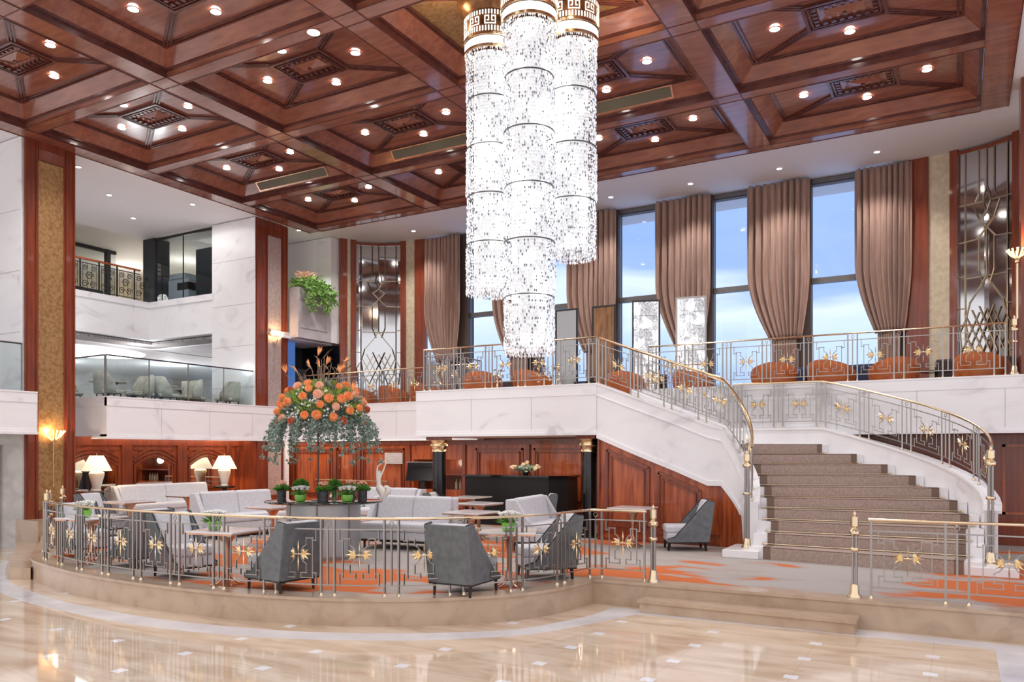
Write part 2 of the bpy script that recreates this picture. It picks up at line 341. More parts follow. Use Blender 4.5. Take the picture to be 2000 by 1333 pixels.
# lounge platform
EDGE = [(-16.6, 9.5), (-15.0, 8.55), (-13.6, 7.62), (-12.9, 7.25), (-12.0, 7.0), (-11.0, 6.8), (-10.0, 6.70), (-9.1, 6.68), (-8.2, 6.72), (-7.3, 6.86), (-6.6, 7.05), (-6.1, 7.26), (-5.6, 7.55), (-5.15, 7.92), (-4.8, 8.3), (-4.55, 8.75), (-4.40, 9.25), (-4.33, 9.92)]
def smooth_path(p, n=4):
    out = []
    for i in range(len(p)-1):
        p0 = p[max(i-1, 0)]; p1 = p[i]; p2 = p[i+1]; p3 = p[min(i+2, len(p)-1)]
        for k in range(n):
            t = k/n; out.append(tuple(.5*((2*p1[j])+(-p0[j]+p2[j])*t+(2*p0[j]-5*p1[j]+4*p2[j]-p3[j])*t*t+(-p0[j]+3*p1[j]-3*p2[j]+p3[j])*t**3) for j in (0, 1)))
    return out+[p[-1]]
SE = smooth_path(EDGE)
plat = SE+[(9, 10.35), (9, 17.6), (-18.6, 17.6), (-18.6, 10.0), (-16.6, 9.9)]
struct(MB().prism(plat, 0, ZP-.03).build('platform', 'beige'))
lip = SE+[(9, 10.35)]
cen = Vector((-9, 11))
def inset(path, d):
    out = []
    n = len(path)
    for i in range(n):
        a = Vector(path[max(i-1, 0)]); b = Vector(path[min(i+1, n-1)]); t = (b-a).normalized(); out.append((path[i][0]-t.y*d, path[i][1]+t.x*d))
    return out
lipo = inset(lip, -.025)
lipi = inset(lip, .27)
struct(MB().strip(lipo, [ZP-.035]*len(lipo), [ZP+.002]*len(lipo), .325, 1).build('platform_nosing', 'beige'))
struct(MB().prism(lipi+[(9, 17.6), (-18.6, 17.6), (-18.6, 10.1), (-16.3, 10.0)], ZP-.03, ZP).build('lounge_carpet', 'carpet'))
# step up to the platform
struct(MB().box(-3.56, -1.02, 9.62, 10.12, 0, .13).build('platform_step', 'beige'))
struct(MB().box(-3.58, -1.0, 9.59, 10.12, .13, .165).build('step_tread', 'beige'))
# corner steps on the left by the column
stp = MB().prism([(-16.9, 9.15), (-13.95, 7.42), (-13.35, 7.12), (-13.0, 7.25), (-13.6, 7.70), (-16.6, 9.6)], 0, .19)
struct(stp.build('corner_step', 'beige'))
struct(MB().box(-17.45, -16.62, 9.42, 10.65, 0, .62).build('column_plinth', 'beige'))
# white inlay band in the floor
OUT = [(-15.3, 7.6), (-13.4, 6.75), (-11.4, 6.2), (-9.47, 6.0), (-8.4, 6.0), (-7.47, 6.11), (-6.5, 6.35), (-5.74, 6.68), (-5.0, 7.12), (-4.36, 7.70), (-4.0, 8.3), (-3.75, 9.0), (-3.55, 9.5)]
INN = [(-15.6, 8.3), (-13.4, 7.1), (-11.2, 6.5), (-9.47, 6.34), (-8.5, 6.34), (-7.6, 6.45), (-6.7, 6.65), (-5.94, 6.95), (-5.2, 7.38), (-4.53, 7.95), (-4.2, 8.6), (-4.03, 9.2), (-3.98, 9.78)]
so, si = smooth_path(OUT), smooth_path(INN)
struct(MB().prism(so+si[::-1], .0005, .003).build('trim_1', 'inlay'))
struct(MB().prism([(-3.98, 9.78), (-3.55, 9.5), (.33, 9.66), (.33, -4), (9, -4), (9, 10.1), (-.9, 9.95)], .0005, .003).build('trim_2', 'inlay'))

# ------------------------------------------------------------------ coffered ceiling
XJ = [-16.8, -12.31, -7.95, -3.56, .83]; YI = [6.43, 9.24, 12.05, 14.9, 17.72]; BX, BY = .45, .28
mb = MB()
for X in XJ: mb.box(X-BX, X, 3.7, 18.0, ZC, ZC+.5)
for X in XJ[:0]: pass
for k, Y in enumerate(YI):
    for j in range(4): mb.box(XJ[j], XJ[j+1]-BX, Y, Y+BY, ZC+.002, ZC+.5)
struct(mb.build('ceiling', 'ceil_wood'))
mb = MB()
for X in XJ:
    for sx in (-BX-.012, .0): mb.box(X+sx, X+sx+.012, 3.7, 18.0, ZC-.012, ZC)
for Y in YI:
    for sy in (-.012, BY): mb.box(XJ[0], XJ[4]-BX, Y+sy, Y+sy+.012, ZC-.010, ZC+.002)
struct(mb.build('beam_edging', 'ceil_dark'))
def frame_ring(mb, hx, hy, z0, hx2, hy2, z1):
    a = [(-hx, -hy, z0), (hx, -hy, z0), (hx, hy, z0), (-hx, hy, z0)]; b = [(-hx2, -hy2, z1), (hx2, -hy2, z1), (hx2, hy2, z1), (-hx2, hy2, z1)]
    return mb.add(a+b, [(i, (i+1) % 4, 4+(i+1) % 4, 4+i) for i in range(4)])
HX, HY = (4.36-BX)/2, (2.83-BY)/2
def coffer(gold=False):
    w = 'gold_leaf' if gold else 'ceil_wood'
    root = thing('coffer')
    a = MB()
    frame_ring(a, HX, HY, 0, HX, HY, .16); frame_ring(a, HX-.06, HY-.06, .10, HX-.06, HY-.06, .20)
    frame_ring(a, HX, HY, .10, HX-.06, HY-.06, .10)
    a.build('cornice', 'ceil_dark', root)
    a = MB(); frame_ring(a, HX-.06, HY-.06, .14, HX-.30, HY-.24, .36)
    a.build('coving', 'ceil_wood', root)
    a = MB(); hx, hy = HX-.30, HY-.24; cx_, cy_ = .56, .36
    frame_ring(a, hx, hy, .37, cx_, cy_, .42)
    a.add([(-cx_, -cy_, .42), (cx_, -cy_, .42), (cx_, cy_, .42), (-cx_, cy_, .42)], [(0, 1, 2, 3)])
    a.build('panel', w, root)
    a = MB()
    def rect(hx, hy, z, w):
        for x0, x1, y0, y1 in ((-hx, hx, -hy, -hy+w), (-hx, hx, hy-w, hy), (-hx, -hx+w, -hy+w, hy-w), (hx-w, hx, -hy+w, hy-w)): a.box(x0, x1, y0, y1, z-.025, z+.03)
    rect(hx+.01, hy+.01, .37, .035); rect(hx-.06, hy-.06, .37, .03)
    rect(cx_+.05, cy_+.05, .39, .05)
    for sx in (-1, 1):
        for sy in (-1, 1):
            p, q = Vector((sx*hx, sy*hy, .36)), Vector((sx*cx_, sy*cy_, .40))
            t = (q-p).normalized(); nn = Vector((-t.y, t.x, 0))
            for o_ in (-.05, 0, .05): a.bar(p+nn*o_, q+nn*o_, .03, .035)
    a.build('moulding', 'ceil_dark', root)
    if not gold:
        a = MB()
        rect(cx_-.04, cy_-.04, .39, .02)
        nx, ny = 8, 5
        for i in range(nx):
            for sy in (-1, 1): x = lerp(-cx_+.12, cx_-.12, i/(nx-1)); a.box(x-.035, x+.035, sy*(cy_-.12)-.035, sy*(cy_-.12)+.035, .37, .42)
        for i in range(ny):
            for sx in (-1, 1): y = lerp(-cy_+.12, cy_-.12, i/(ny-1)); a.box(sx*(cx_-.12)-.035, sx*(cx_-.12)+.035, y-.03, y+.03, .37, .42)
        a.build('dentil_band', 'ceil_dark', root)
        a = MB(); a.add([(-.30, -.13, .41), (.30, -.13, .41), (.30, .13, .41), (-.30, .13, .41), (0, 0, .34)], [(0, 1, 4), (1, 2, 4), (2, 3, 4), (3, 0, 4), (0, 3, 2, 1)])
        a.build('boss', 'ceil_wood', root)
        a = MB(); a.lathe([(.03, .33), (.04, .335), (.04, .36)], n=10); a.build('sprinkler', 'ceil_dark', root)
    return root
cof = coffer(); gcof = coffer(True)
def bulb_fixture(name, z=0):
    t = thing(name)
    a = MB(); a.lathe([(.10, .0), (.105, -.008), (.085, -.010), (.075, -.004)], n=20, cap=False); a.build('ring', 'ceil_wood', t, True)
    a = MB(); a.lathe([(.082, -.0105), (.0001, -.0105)], n=20, cap=False); a.build('lens', 'lampglow', t)
    return t
dl = bulb_fixture('downlight'); tag(dl, 'x', 'ceiling light', 'downlights in the wooden ceiling coffers'); first = [True]
def put(proto, flag, loc, rz=0, label=None, scale=None):
    if flag[0]:
        kids(proto); flag[0] = False; proto.location = loc; proto.rotation_euler = (0, 0, rz)
        if label: proto['label'] = label
        if scale: proto.scale = scale
        return proto
    return dup(proto, loc, rz, label, scale)
cfirst = [True]
for i in range(4):
    for j in range(4):
        cx_, cy_ = (XJ[j]+XJ[j+1]-BX)/2, (YI[i]+BY+YI[i+1])/2
        gold = (i == 1 and j == 2)
        if gold: gcof.location = (cx_, cy_, ZC); struct(gcof)
        else: struct(put(cof, cfirst, (cx_, cy_, ZC)))
        if gold or (i == 0 and j == 3): continue
        row = ['nearest', 'second', 'third', 'farthest'][i]; colm = ['leftmost', 'second', 'third', 'rightmost'][j]
        for nm, dx, dy in (('left', -1.08, 0), ('right', 1.08, 0), ('near', 0, -.70), ('far', 0, .70)):
            put(dl, first, (cx_+dx, cy_+dy, ZC+.375), 0, 'round recessed downlight, %s of four in the %s coffer from the left, %s row' % (nm, colm, row))
        lamp('downlight_lamp', 'SPOT', (cx_, cy_, ZC+.1), 150, (1, .96, .94), .35, math.radians(140))
put(dl, first, (-8.93, 9.38, ZC), 0, 'round downlight set in the beam left of the chandelier', (1.2, 1.2, 1))
# air vents in the third row of coffers
def vent():
    t = thing('air_vent')
    a = MB()
    for x0, x1, y0, y1 in ((-1.2, 1.2, -.02, .015), (-1.2, 1.2, .215, .25), (-1.2, -1.165, .015, .215), (1.165, 1.2, .015, .215)): a.box(x0, x1, y0, y1, -.015, .01)
    a.build('frame', 'copper', t)
    a = MB().box(-1.165, 1.165, .015, .215, .0, .008); a.build('backing', 'ventback', t)
    a = MB()
    for k in range(9): a.box(-1.165, 1.165, .025+k*.021, .033+k*.021, -.008, .002)
    a.build('grille', 'gold_leaf', t)
    return t
vt = vent(); vf = [True]; tag(vt, 'x', 'air vent', 'long grilles on the coffer coving')
for j, nm in ((0, 'far left of the ceiling'), (1, 'left of the chandeliers'), (2, 'right of the chandeliers')):
    cx_ = (XJ[j]+XJ[j+1]-BX)/2
    o = put(vt, vf, (cx_, 14.80, ZC+.17), 0, 'long narrow air grille on the coffer coving, '+nm)
    o.rotation_euler = (math.radians(180-50.7), 0, 0)
# white ceilings around the wooden one
mb = MB(); mb.box(-17.0, 4, 18.0, 22, ZC+.02, ZC+.12); mb.box(.83, 9, 3.7, 18.0, ZC+.02, ZC+.12); mb.box(-27, -17.0, 18.0, 22, ZC+.02, ZC+.12); mb.box(-27, -17.25, 3.7, 18.0, ZC+.02, ZC+.12)
struct(mb.build('ceiling_surround', 'plaster'))
sp = thing('spotlight'); MB().lathe([(.085, 0), (.09, -.012), (.06, -.016), (.055, .0)], n=16, cap=False).build('ring', 'plaster', sp, True); MB().lathe([(.057, -.012), (.0001, -.012)], n=16, cap=False).build('lens', 'lampglow', sp)
sf = [True]; tag(sp, 'x', 'ceiling light', 'spotlights in the white ceiling')
for x, y, w in ((-14.39, 19.38, 'above the left art glass'), (-7.96, 19.35, 'just right of the chandeliers'), (-5.83, 19.35, 'above the third curtain from the right'), (-3.69, 19.35, 'above the window between the two right curtains'), (-1.59, 19.35, 'above the rightmost curtain'),
                (-17.1, 17.85, 'beyond the ceiling corner, right of a pair'), (-17.35, 17.60, 'beyond the ceiling corner, left of a pair'), (-18.0, 11.14, 'leftmost of four over the upper floor'), (-19.27, 12.75, 'second from left over the upper floor'), (-20.58, 14.36, 'lowest in the picture over the upper floor'), (-18.03, 14.34, 'rightmost over the upper floor')):
    put(sp, sf, (x, y, ZC+.02), 0, 'small round spotlight in the white ceiling, '+w)

# ------------------------------------------------------------------ left side: columns and walls
def column(X, Y0, g0, g1, Y1, z0, label_kind, gmat):
    a = MB(); D = .55
    a.box(X-D, X, Y0, g0, z0, ZC); a.box(X-D, X, g1, Y1, z0, ZC); a.box(X-D, X-.05, g0, g1, z0, ZC)
    for y in (Y0+.02, g0-.06, g1+.03, Y1-.05): a.box(X, X+.03, y, y+.035, z0, ZC-.05)
    a.box(X, X+.02, g0, g1, ZC-.4, ZC)
    a.box(X, X+.02, g0, g1, z0, z0+.5)
    o = struct(a.build('wall_column', 'wood_dark')); MB().box(X-.05, X-.02, g0, g1, z0+.5, ZC-.4).build('gold_panel', gmat, o)
    return o
column(-17.2, 9.50, 9.76, 10.32, 10.57, .30, '', 'gold_leaf')
column(-17.4, 15.97, 16.42, 16.95, 17.19, .30, '', 'rose_panel')
struct(MB().box(-22, -17.26, 9.46, 9.497, 0, ZC).build('wall_left', 'greymarble'))
a = MB().box(-22, -17.25, 9.43, 9.455, 3.3, ZC); struct(a.build('wall_left_upper', 'white'))
a = MB()
for z in (4.6, 5.9, 7.2): a.box(-22, -17.3, 9.424, 9.429, z, z+.012)
struct(a.build('wall_left_joints', 'greymarble'))
struct(MB().box(-19.6, -18.12, 9.40, 9.45, .0, 2.2).build('door_1', 'dim'))
# white pier beside column two
a = MB().box(-19.2, -17.5, 15.95, 17.15, ZM, ZC); a.box(-17.5, -17.41, 15.95, 15.965, ZM, ZC); struct(a.build('wall_pier', 'white'))
a = MB()
for z in (3.9, 5.1, 6.3, 7.6): a.box(-19.2, -17.42, 15.945, 15.949, z, z+.012)
struct(a.build('wall_pier_joints', 'greymarble'))
# fascias of the mezzanine: (path, curb z, bottom z)
def fascia(name, path, zt, zb, side=1, th=.25):
    n = len(path); a = MB()
    a.strip(path, [zb+.06]*n, [zt-.02]*n, th, side)
    o = struct(a.build(name, 'white'))
    b = MB(); p2 = inset(path, .022*-side); b.strip(p2, [zt-.03]*n, [zt]*n, th+.05, side)
    p3 = inset(path, .03*-side); b.strip(p3, [zb]*n, [zb+.055]*n, th+.06, side)
    p4 = inset(path, .012*-side); b.strip(p4, [zb+.055]*n, [zb+.11]*n, th+.02, side)
    b.strip(p4, [zt-.03-.20]*n, [zt-.03]*n, .1, side)
    b.build('moulding', 'white', o, False)
    c = MB(); k = 0
    for i in range(n-1):
        A, B = Vector(path[i]), Vector(path[i+1]); Ln = (B-A).length; d = (B-A).normalized(); m = max(1, int(Ln/1.3))
        for q in range(1, m+1):
            p = A+d*Ln*q/m; nn = Vector((d.y, -d.x))*side*.003
            p = p+nn; c.box(p.x-.004, p.x+.004, p.y-.004, p.y+.004, zb+.11, zt-.23)
    c.build('panel_joint', 'greymarble', o)
    return o
fascia('balcony_left', [(-17.35, 11.42), (-17.35, 17.25)], 3.37, 2.36, 1)
fascia('balcony_left_return', [(-19.3, 11.44), (-17.37, 11.44)], 3.37, 2.36, 1)
fascia('balcony_near', [(-16.7, 4.0), (-16.7, 9.45)], 3.31, 2.42, 1)
fascia('balcony_back', [(-17.33, 17.3), (-10.6, 17.0)], 3.40, 2.36, 1)
fascia('landing_box_end', [(-10.58, 17.0), (-10.58, 14.38)], 3.415, 2.39, 1)
fascia('landing_box', [(-10.58, 14.35), (-6.20, 14.35)], 3.415, 2.39, 1)
fascia('balcony_right', [(-6.2, 16.35), (9, 16.35)], 3.415, 2.39, 1)
# mezzanine floors (slabs)
a = MB(); a.box(-27, -17.42, 11.6, 17.3, 2.45, ZM); a.box(-17.4, -10.6, 17.3, 20.6, 2.45, ZM); a.box(-10.55, -6.25, 14.6, 20.6, 2.45, ZM); a.box(-6.25, 5, 16.6, 20.6, 2.45, ZM); a.box(-22, -16.9, 4, 9.4, 2.45, 3.05); a.box(-20, -17.4, 17.3, 20.6, 2.45, ZM)
struct(a.build('mezzanine_slab', 'pier'))
a = MB(); a.box(-18.3, -17.37, 11.6, 17.4, 2.40, 2.45); a.box(-10.55, -6.25, 14.6, 17.2, 2.40, 2.45); a.box(-18.3, -10.6, 17.2, 17.6, 2.40, 2.45)
struct(a.build('ceiling_under_mezzanine', 'plaster'))

# ------------------------------------------------------------------ lounge back walls (mahogany)
def panel_wall_X(X, y0, y1, n, zb, zt, name):
    """wall facing +X with n raised panels"""
    a = MB().box(X-.15, X, y0, y1, zb, zt); o = struct(a.build(name, 'wood'))
    return o
wl = panel_wall_X(-18.0, 10.6, 17.35, 4, ZP, 2.42, 'wall_lounge_left')
a = MB(); a.box(-18.0, -17.94, 10.6, 17.35, 2.22, 2.42); a.box(-18.0, -17.95, 10.6, 17.35, ZP, ZP+.22)
bays = [(10.75, 12.15), (12.55, 13.75), (14.16, 15.35)]
for y0, y1 in bays:
    for y in (y0-.2, y1+.06): a.box(-18.0, -17.93, y, y+.14, ZP+.2, 2.24)
    a.box(-18, -17.96, y0, y1, 2.10, 2.16)
    pts = [(-17.97, lerp(y0, y1, t/12), 1.72+.24*math.sin(PI*t/12)) for t in range(13)]
    for o_ in (0, .09, .2):
        for p, q in zip(pts, pts[1:]): a.bar((p[0], p[1], p[2]+o_), (q[0], q[1], q[2]+o_), .035, .05)
    for y in (y0, y1-.04): a.box(-18, -17.96, y, y+.04, 1.1, 1.74)
    a.box(-18, -17.94, y0, y1, 1.06, 1.12)
a.build('arched_moulding', 'wood_dark', wl)
for k, (y0, y1) in enumerate(bays):
    ys = [lerp(y0+.08, y1-.08, t/12) for t in range(13)]
    a = MB(); vs = [(-17.985, y0+.08, 1.12), (-17.985, y1-.08, 1.12)]+[(-17.985, y, 1.68+.22*math.sin(PI*(12-t)/12)) for t, y in [(12-i, ys[12-i]) for i in range(13)]]
    a.add(vs, [tuple(range(len(vs)))]); a.build('arched_mirror', 'mirror' , wl)
# round window door at the end
a = MB(); a.box(-18.0, -17.92, 15.75, 16.75, ZP, 2.2); d1 = struct(a.build('door_2', 'wood_dark'))
MB().box(-17.92, -17.90, 15.87, 16.63, ZP+.1, 2.08).build('door_leaf', 'wood', d1)
a = MB(); a.lathe([(.0001, 0), (.20, 0), (.22, .02), (.18, .03), (.0001, .03)], n=24, sx=.75, sy=1.25); a.xf(Matrix.Translation((-17.91, 16.25, 1.55)) @ Matrix.Rotation(PI/2, 4, 'Y')); a.build('oval_window', 'black', d1, True)
# back wall X direction at Y 17.35
YB = 17.38
a = MB().box(-18.1, -12.9, YB, YB+.2, ZP, 2.42); a.box(-12.9, -11.25, YB, YB+.2, 1.85, 2.42); a.box(-11.25, -5.8, YB, YB+.2, ZP, 2.42); a.box(-12.9, -11.25, YB, YB+.2, ZP, 1.05)
wb = struct(a.build('wall_lounge_back', 'wood'))
a = MB(); a.box(-17.9, -5.8, YB-.05, YB, 2.24, 2.42); a.box(-17.9, -5.8, YB-.04, YB, ZP, ZP+.25)
def pframe(a, x0, x1, z0, z1, y=YB, w=.05, t=.03):
    a.box(x0, x1, y-t, y, z0, z0+w); a.box(x0, x1, y-t, y, z1-w, z1); a.box(x0, x0+w, y-t, y, z0, z1); a.box(x1-w, x1, y-t, y, z0, z1)
for x0, x1 in ((-17.3, -15.8), (-15.6, -14.9), (-14.7, -13.2), (-10.9, -9.5), (-9.2, -7.8)):
    pframe(a, x0, x1, .75, 2.15); pframe(a, x0+.09, x1-.09, .84, 2.06, w=.025, t=.045)
for x in (-18.0, -15.72, -14.83, -13.08, -11.3, -9.4, -7.6): a.box(x, x+.1, YB-.06, YB, ZP, 2.3)
a.build('panel_moulding', 'wood_dark', wb)
struct(MB().box(-17.45, -17.3, 17.0, 17.15, ZP, 2.40).build('wall_post', 'white'))
# bar niche with shelves
a = MB(); a.box(-12.9, -11.25, YB+.2, YB+.75, 1.0, 1.05); a.box(-12.9, -11.25, YB+.2, YB+.75, 1.85, 1.9); a.box(-12.9, -11.25, YB+.7, YB+.75, 1.05, 1.85); a.box(-12.9, -11.25, YB+.1, YB+.7, 1.43, 1.46); a.box(-12.95, -12.9, YB+.2, YB+.75, 1.0, 1.9); a.box(-11.25, -11.2, YB+.2, YB+.75, 1.0, 1.9)
struct(a.build('bar_niche', 'wood_dark'))
a = MB(); a.lathe([(.0001, 0), (.035, 0), (.006, .01), (.006, .07), (.032, .10), (.035, .16), (.03, .17)], n=10, cap=False); g0 = a.build('wine_glass', 'glass', None, True)
tag(g0, 'x', 'glass', 'glasses on the bar shelf'); gfl = True
for k in range(7):
    x = -11.95+k*.1
    lab = 'stemmed glass on the dark bar shelf, number %s from the column side' % (['one', 'two', 'three', 'four', 'five', 'six', 'seven'][k])
    lab = ['stemmed glass nearest the black column on the dark bar shelf', 'stemmed glass on the bar shelf, next but one from the black column', 'stemmed glass on the bar shelf, left of the middle one', 'middle stemmed glass in the row on the bar shelf', 'stemmed glass on the bar shelf, right of the middle one', 'stemmed glass beside the rightmost one on the bar shelf', 'rightmost stemmed glass on the bar shelf'][k]
    if k == 0: o = g0; KIDS[g0.name] = []
    else: o = g0.copy(); C.objects.link(o)
    o.location = (x, YB+.4, 1.46); o['label'] = lab
a = MB(); a.lathe([(.04, 0), (.045, .02), (.045, .17), (.015, .22), (.015, .27)], n=10); b0 = a.build('bottle', 'gold_pale', None, True); tag(b0, 'x', 'bottle', 'bottles under the glass shelf')
for k, lab in enumerate(['leftmost pale gold bottle in the bar niche', 'second pale gold bottle from the left in the bar niche', 'third pale gold bottle from the left in the bar niche', 'rightmost pale gold bottle in the bar niche']):
    o = b0 if k == 0 else b0.copy()
    if k: C.objects.link(o)
    o.location = (-11.78+k*.13, YB+.42, 1.05); o['label'] = lab
# plaque
pl = MB().box(-13.83, -13.22, YB-.09, YB-.05, 1.72, 2.03).build('plaque', 'plaque', None, bevel=.006); tag(pl, 'pale frosted notice plaque on the back wall above the white figure', 'sign')
# glowing alcove left of the stair column
MBa = MB().box(-7.55, -6.75, YB-.01, YB-.002, ZP, 2.25); struct(MBa.build('door_3', 'wood'))
lamp('alcove_lamp', 'SPOT', (-7.15, 16.9, 2.33), 14, (1, .6, .25), .05, math.radians(100), (math.radians(-25), 0, 0))

# black columns with gilt capitals
bc = thing('black_column')
MB().lathe([(.15, .08), (.15, 1.72)], n=24).build('shaft', 'black', bc, True)
a = MB(); a.lathe([(.15, 1.72), (.165, 1.73), (.165, 1.76), (.155, 1.78), (.17, 1.83), (.20, 1.86), (.19, 1.90), (.16, 1.92), (.19, 1.97), (.20, 1.99)], n=28); a.build('capital', 'gold', bc, True)
MB().box(-.21, .21, -.21, .21, 1.99, 2.06).build('abacus', 'wood_dark', bc)
MB().lathe([(.21, 0), (.21, .05), (.17, .08)], n=24).build('base', 'black', bc, True)
tag(bc, 'x', 'column', 'black columns under the landing'); bcf = [True]
put(bc, bcf, (-10.2, 14.7, ZP), 0, 'round black column with gilt capital, left of the black counter')
put(bc, bcf, (-6.52, 14.72, ZP), 0, 'round black column with gilt capital, beside the sloping stair panelling')

# ------------------------------------------------------------------ staircase
def inner_face(phi, r): return (-3.75+r*math.cos(math.radians(phi)), 13.75+(r)*math.sin(math.radians(phi)))
ICX, ICY = -3.75, 13.77
def ip(phi, r): return (ICX+r*math.cos(math.radians(phi)), ICY+r*math.sin(math.radians(phi)))
def op(th, rx, ry): return (-2.6+rx*math.cos(math.radians(th)), 13.75+ry*math.sin(math.radians(th)))
RISE = .186; NST = 10
# riser lines, from inner wall to outer wall
INR = [(-2.98, 13.10), (-2.98, 13.42), (-2.98, 13.68)]+[ip(f, .77) for f in (8, 20, 32, 44, 56, 68, 80)]
OUTR = [(.30, 12.78), (.33, 13.30), (.33, 13.74)]+[op(t, 2.93, 2.42) for t in (11, 22, 33.5, 45, 57, 69, 82)]
stair = thing('staircase'); struct(stair)
a = MB()
lastI, lastO = (-3.95, ICY+.77), (-3.95, 16.2)
for k in range(NST):
    z1 = ZP+(k+1)*RISE
    I2 = INR[k+1] if k+1 < NST else lastI; O2 = OUTR[k+1] if k+1 < NST else lastO
    poly = [INR[k], OUTR[k]]
    if k+1 < NST: poly += [O2, I2]
    else: poly += [op(90, 2.93, 2.42), lastO, lastI, ip(90, .77)]
    a.prism(poly, ZP, z1)
a.build('marble_steps', 'white', stair)
ZL = ZP+NST*RISE
# upper flight
a = MB()
for k in range(5):
    x1 = -3.95-.45*k; a.box(-6.25, x1, 14.5, 16.3, ZL-.25, ZL+(k+1)*(ZM-ZL)/5)
a.build('upper_flight', 'white', stair)
def shrink(I, O, m):
    I, O = Vector(I), Vector(O); d = (O-I).normalized(); return I+d*m, O-d*m
a = MB(); b = MB(); rods = []
for k in range(NST):
    I, O = shrink(INR[k], OUTR[k], .24 if k < 3 else .14)
    if k+1 < NST: I2, O2 = shrink(INR[k+1], OUTR[k+1], .24 if k+1 < 3 else .14)
    else: I2, O2 = Vector((-3.9, 14.7)), Vector((-3.3, 16.0))
    z0 = ZP+k*RISE; z1 = z0+RISE; d = (O-I).normalized(); nn = Vector((d.y, -d.x))
    def seg(I, O, I2, O2, mb):
        f = nn*.02
        mb.prism([(I+f)[:], (O+f)[:], O[:], I[:]], z0, z1+.014)
        mb.prism([(I+f)[:], (O+f)[:], O2[:], I2[:]], z1+.001, z1+.016)
    w = .12
    seg(I+d*w, O-d*w, I2+(O2-I2).normalized()*w, O2-(O2-I2).normalized()*w, a)
    seg(I, I+d*w, I2, I2+(O2-I2).normalized()*w, b); seg(O-d*w, O, O2-(O2-I2).normalized()*w, O2, b)
    if k:
        p = I+nn*.035-d*.07; q = O+nn*.035+d*.07
        rods.append(((p.x, p.y, z0+.03), (q.x, q.y, z0+.03)))
a.build('carpet_runner', 'runner', stair); b.build('runner_border', 'runner_edge', stair)
for p, q in rods:
    m_ = MB(); m_.tube([p, q], .011, 8); m_.ball(p, .02, 8, 5); m_.ball(q, .02, 8, 5); m_.build('stair_rod', 'brass', stair, True)
# inner stringer wall: straight front + tight curve down to the newel
def zin(phi): return lerp(1.20, 2.50, phi/90)
path = [(-6.2, 14.35), (-5.4, 14.35), (-4.6, 14.35), (-4.0, 14.35)]
zt = [3.415, 3.415-.379*.8, 3.415-.379*1.6, 2.56]
zb = [2.39, 2.06, 1.75, 1.50]
for f in range(90, -1, -9):
    path.append(ip(f, .56)); zt.append(zin(f)); zb.append(lerp(.92, 1.50, max(0, min(1, (f-38)/52))) if f >= 38 else ZP)
path[4] = (-3.75, 14.34)
a = MB(); a.strip(path, zb, zt, .21, 1); a.build('inner_stringer', 'white', stair)
a = MB(); p2 = inset(path, -.025)
a.strip(p2, [z-.035 for z in zt], [z+.005 for z in zt], .26, 1)
i38 = 4+6
zbb = zb[:i38]
a.strip(p2[:i38], [z-.06 for z in zbb], [z+.03 for z in zbb], .24, 1)
a.strip(p2[:i38], [z-.25 for z in zt[:i38]], [z-.235 for z in zt[:i38]], .05, 1)
a.build('stringer_moulding', 'white', stair)
# panelled wall under the stringer
pw = [(-6.2, 14.41), (-4.0, 14.41), (-3.75, 14.40)]+[ip(f, .60) for f in (80, 70, 60, 50, 40, 34)]
ztp = [2.40, 1.50, 1.50, 1.39, 1.28, 1.17, 1.06, .95, .9]
a = MB(); a.strip(pw, [ZP]*9, ztp, .1, 1); us = struct(a.build('wall_under_stair', 'wood'))
a = MB()
def slope(x): return 2.40+(x+6.2)*(1.50-2.40)/2.2
for x0, x1 in ((-6.0, -5.15), (-4.95, -4.15)):
    for off, w, t in ((0, .05, .035), (.09, .03, .05)):
        A, B = x0+off, x1-off; zA, zB = slope(A)-.22-off, slope(B)-.22-off
        a.bar((A, 14.39, zA), (B, 14.39, zB), w, w); a.bar((A, 14.39, .62+off), (B, 14.39, .62+off), w, w); a.bar((A, 14.39, .62+off), (A, 14.39, zA), w, w); a.bar((B, 14.39, .62+off), (B, 14.39, zB), w, w)
for z in (ZP+.0, ZP+.16): a.box(-6.2, -3.8, 14.37, 14.41, z, z+.06)
a.bar((-6.17, 14.39, ZP), (-6.17, 14.39, 2.38), .06, .04)
a.build('panel_moulding', 'wood_dark', us)
# outer stringer
def zout(th): return lerp(1.27, 2.52, min(1, th/84))
po = [(.33, 13.35)]+[op(t, 2.95, 2.44) for t in range(0, 91, 6)]+[(-3.2, 16.19), (-4.0, 16.19), (-6.2, 16.19)]
zo = [1.20]+[zout(t) for t in range(0, 91, 6)]+[2.52, 2.52, 3.415]
a = MB(); a.strip(po, [ZP]*len(po), zo, .16, -1); a.build('outer_stringer', 'white', stair)
p2 = inset(po, .03); a = MB(); a.strip(p2, [z-.03 for z in zo], [z+.012 for z in zo], .24, -1); a.build('outer_coping', 'white', stair)
# newel blocks at the foot
MB().box(-3.38, -2.80, 12.98, 13.9, ZP, .46).build('newel_block', 'white', stair, bevel=.01)
MB().box(.14, .72, 12.75, 13.75, ZP, .46).build('newel_block', 'white', stair, bevel=.01)
# right part: wall below the mezzanine edge
struct(MB().box(-5.75, 9, 17.2, 17.4, ZP, 2.45).build('wall_right', 'wood_dark'))
a = MB(); pframe(a, .7, 1.35, .9, 2.2, y=17.2); pframe(a, 1.5, 2.4, .9, 2.2, y=17.2); struct(a.build('trim_3', 'wood'))

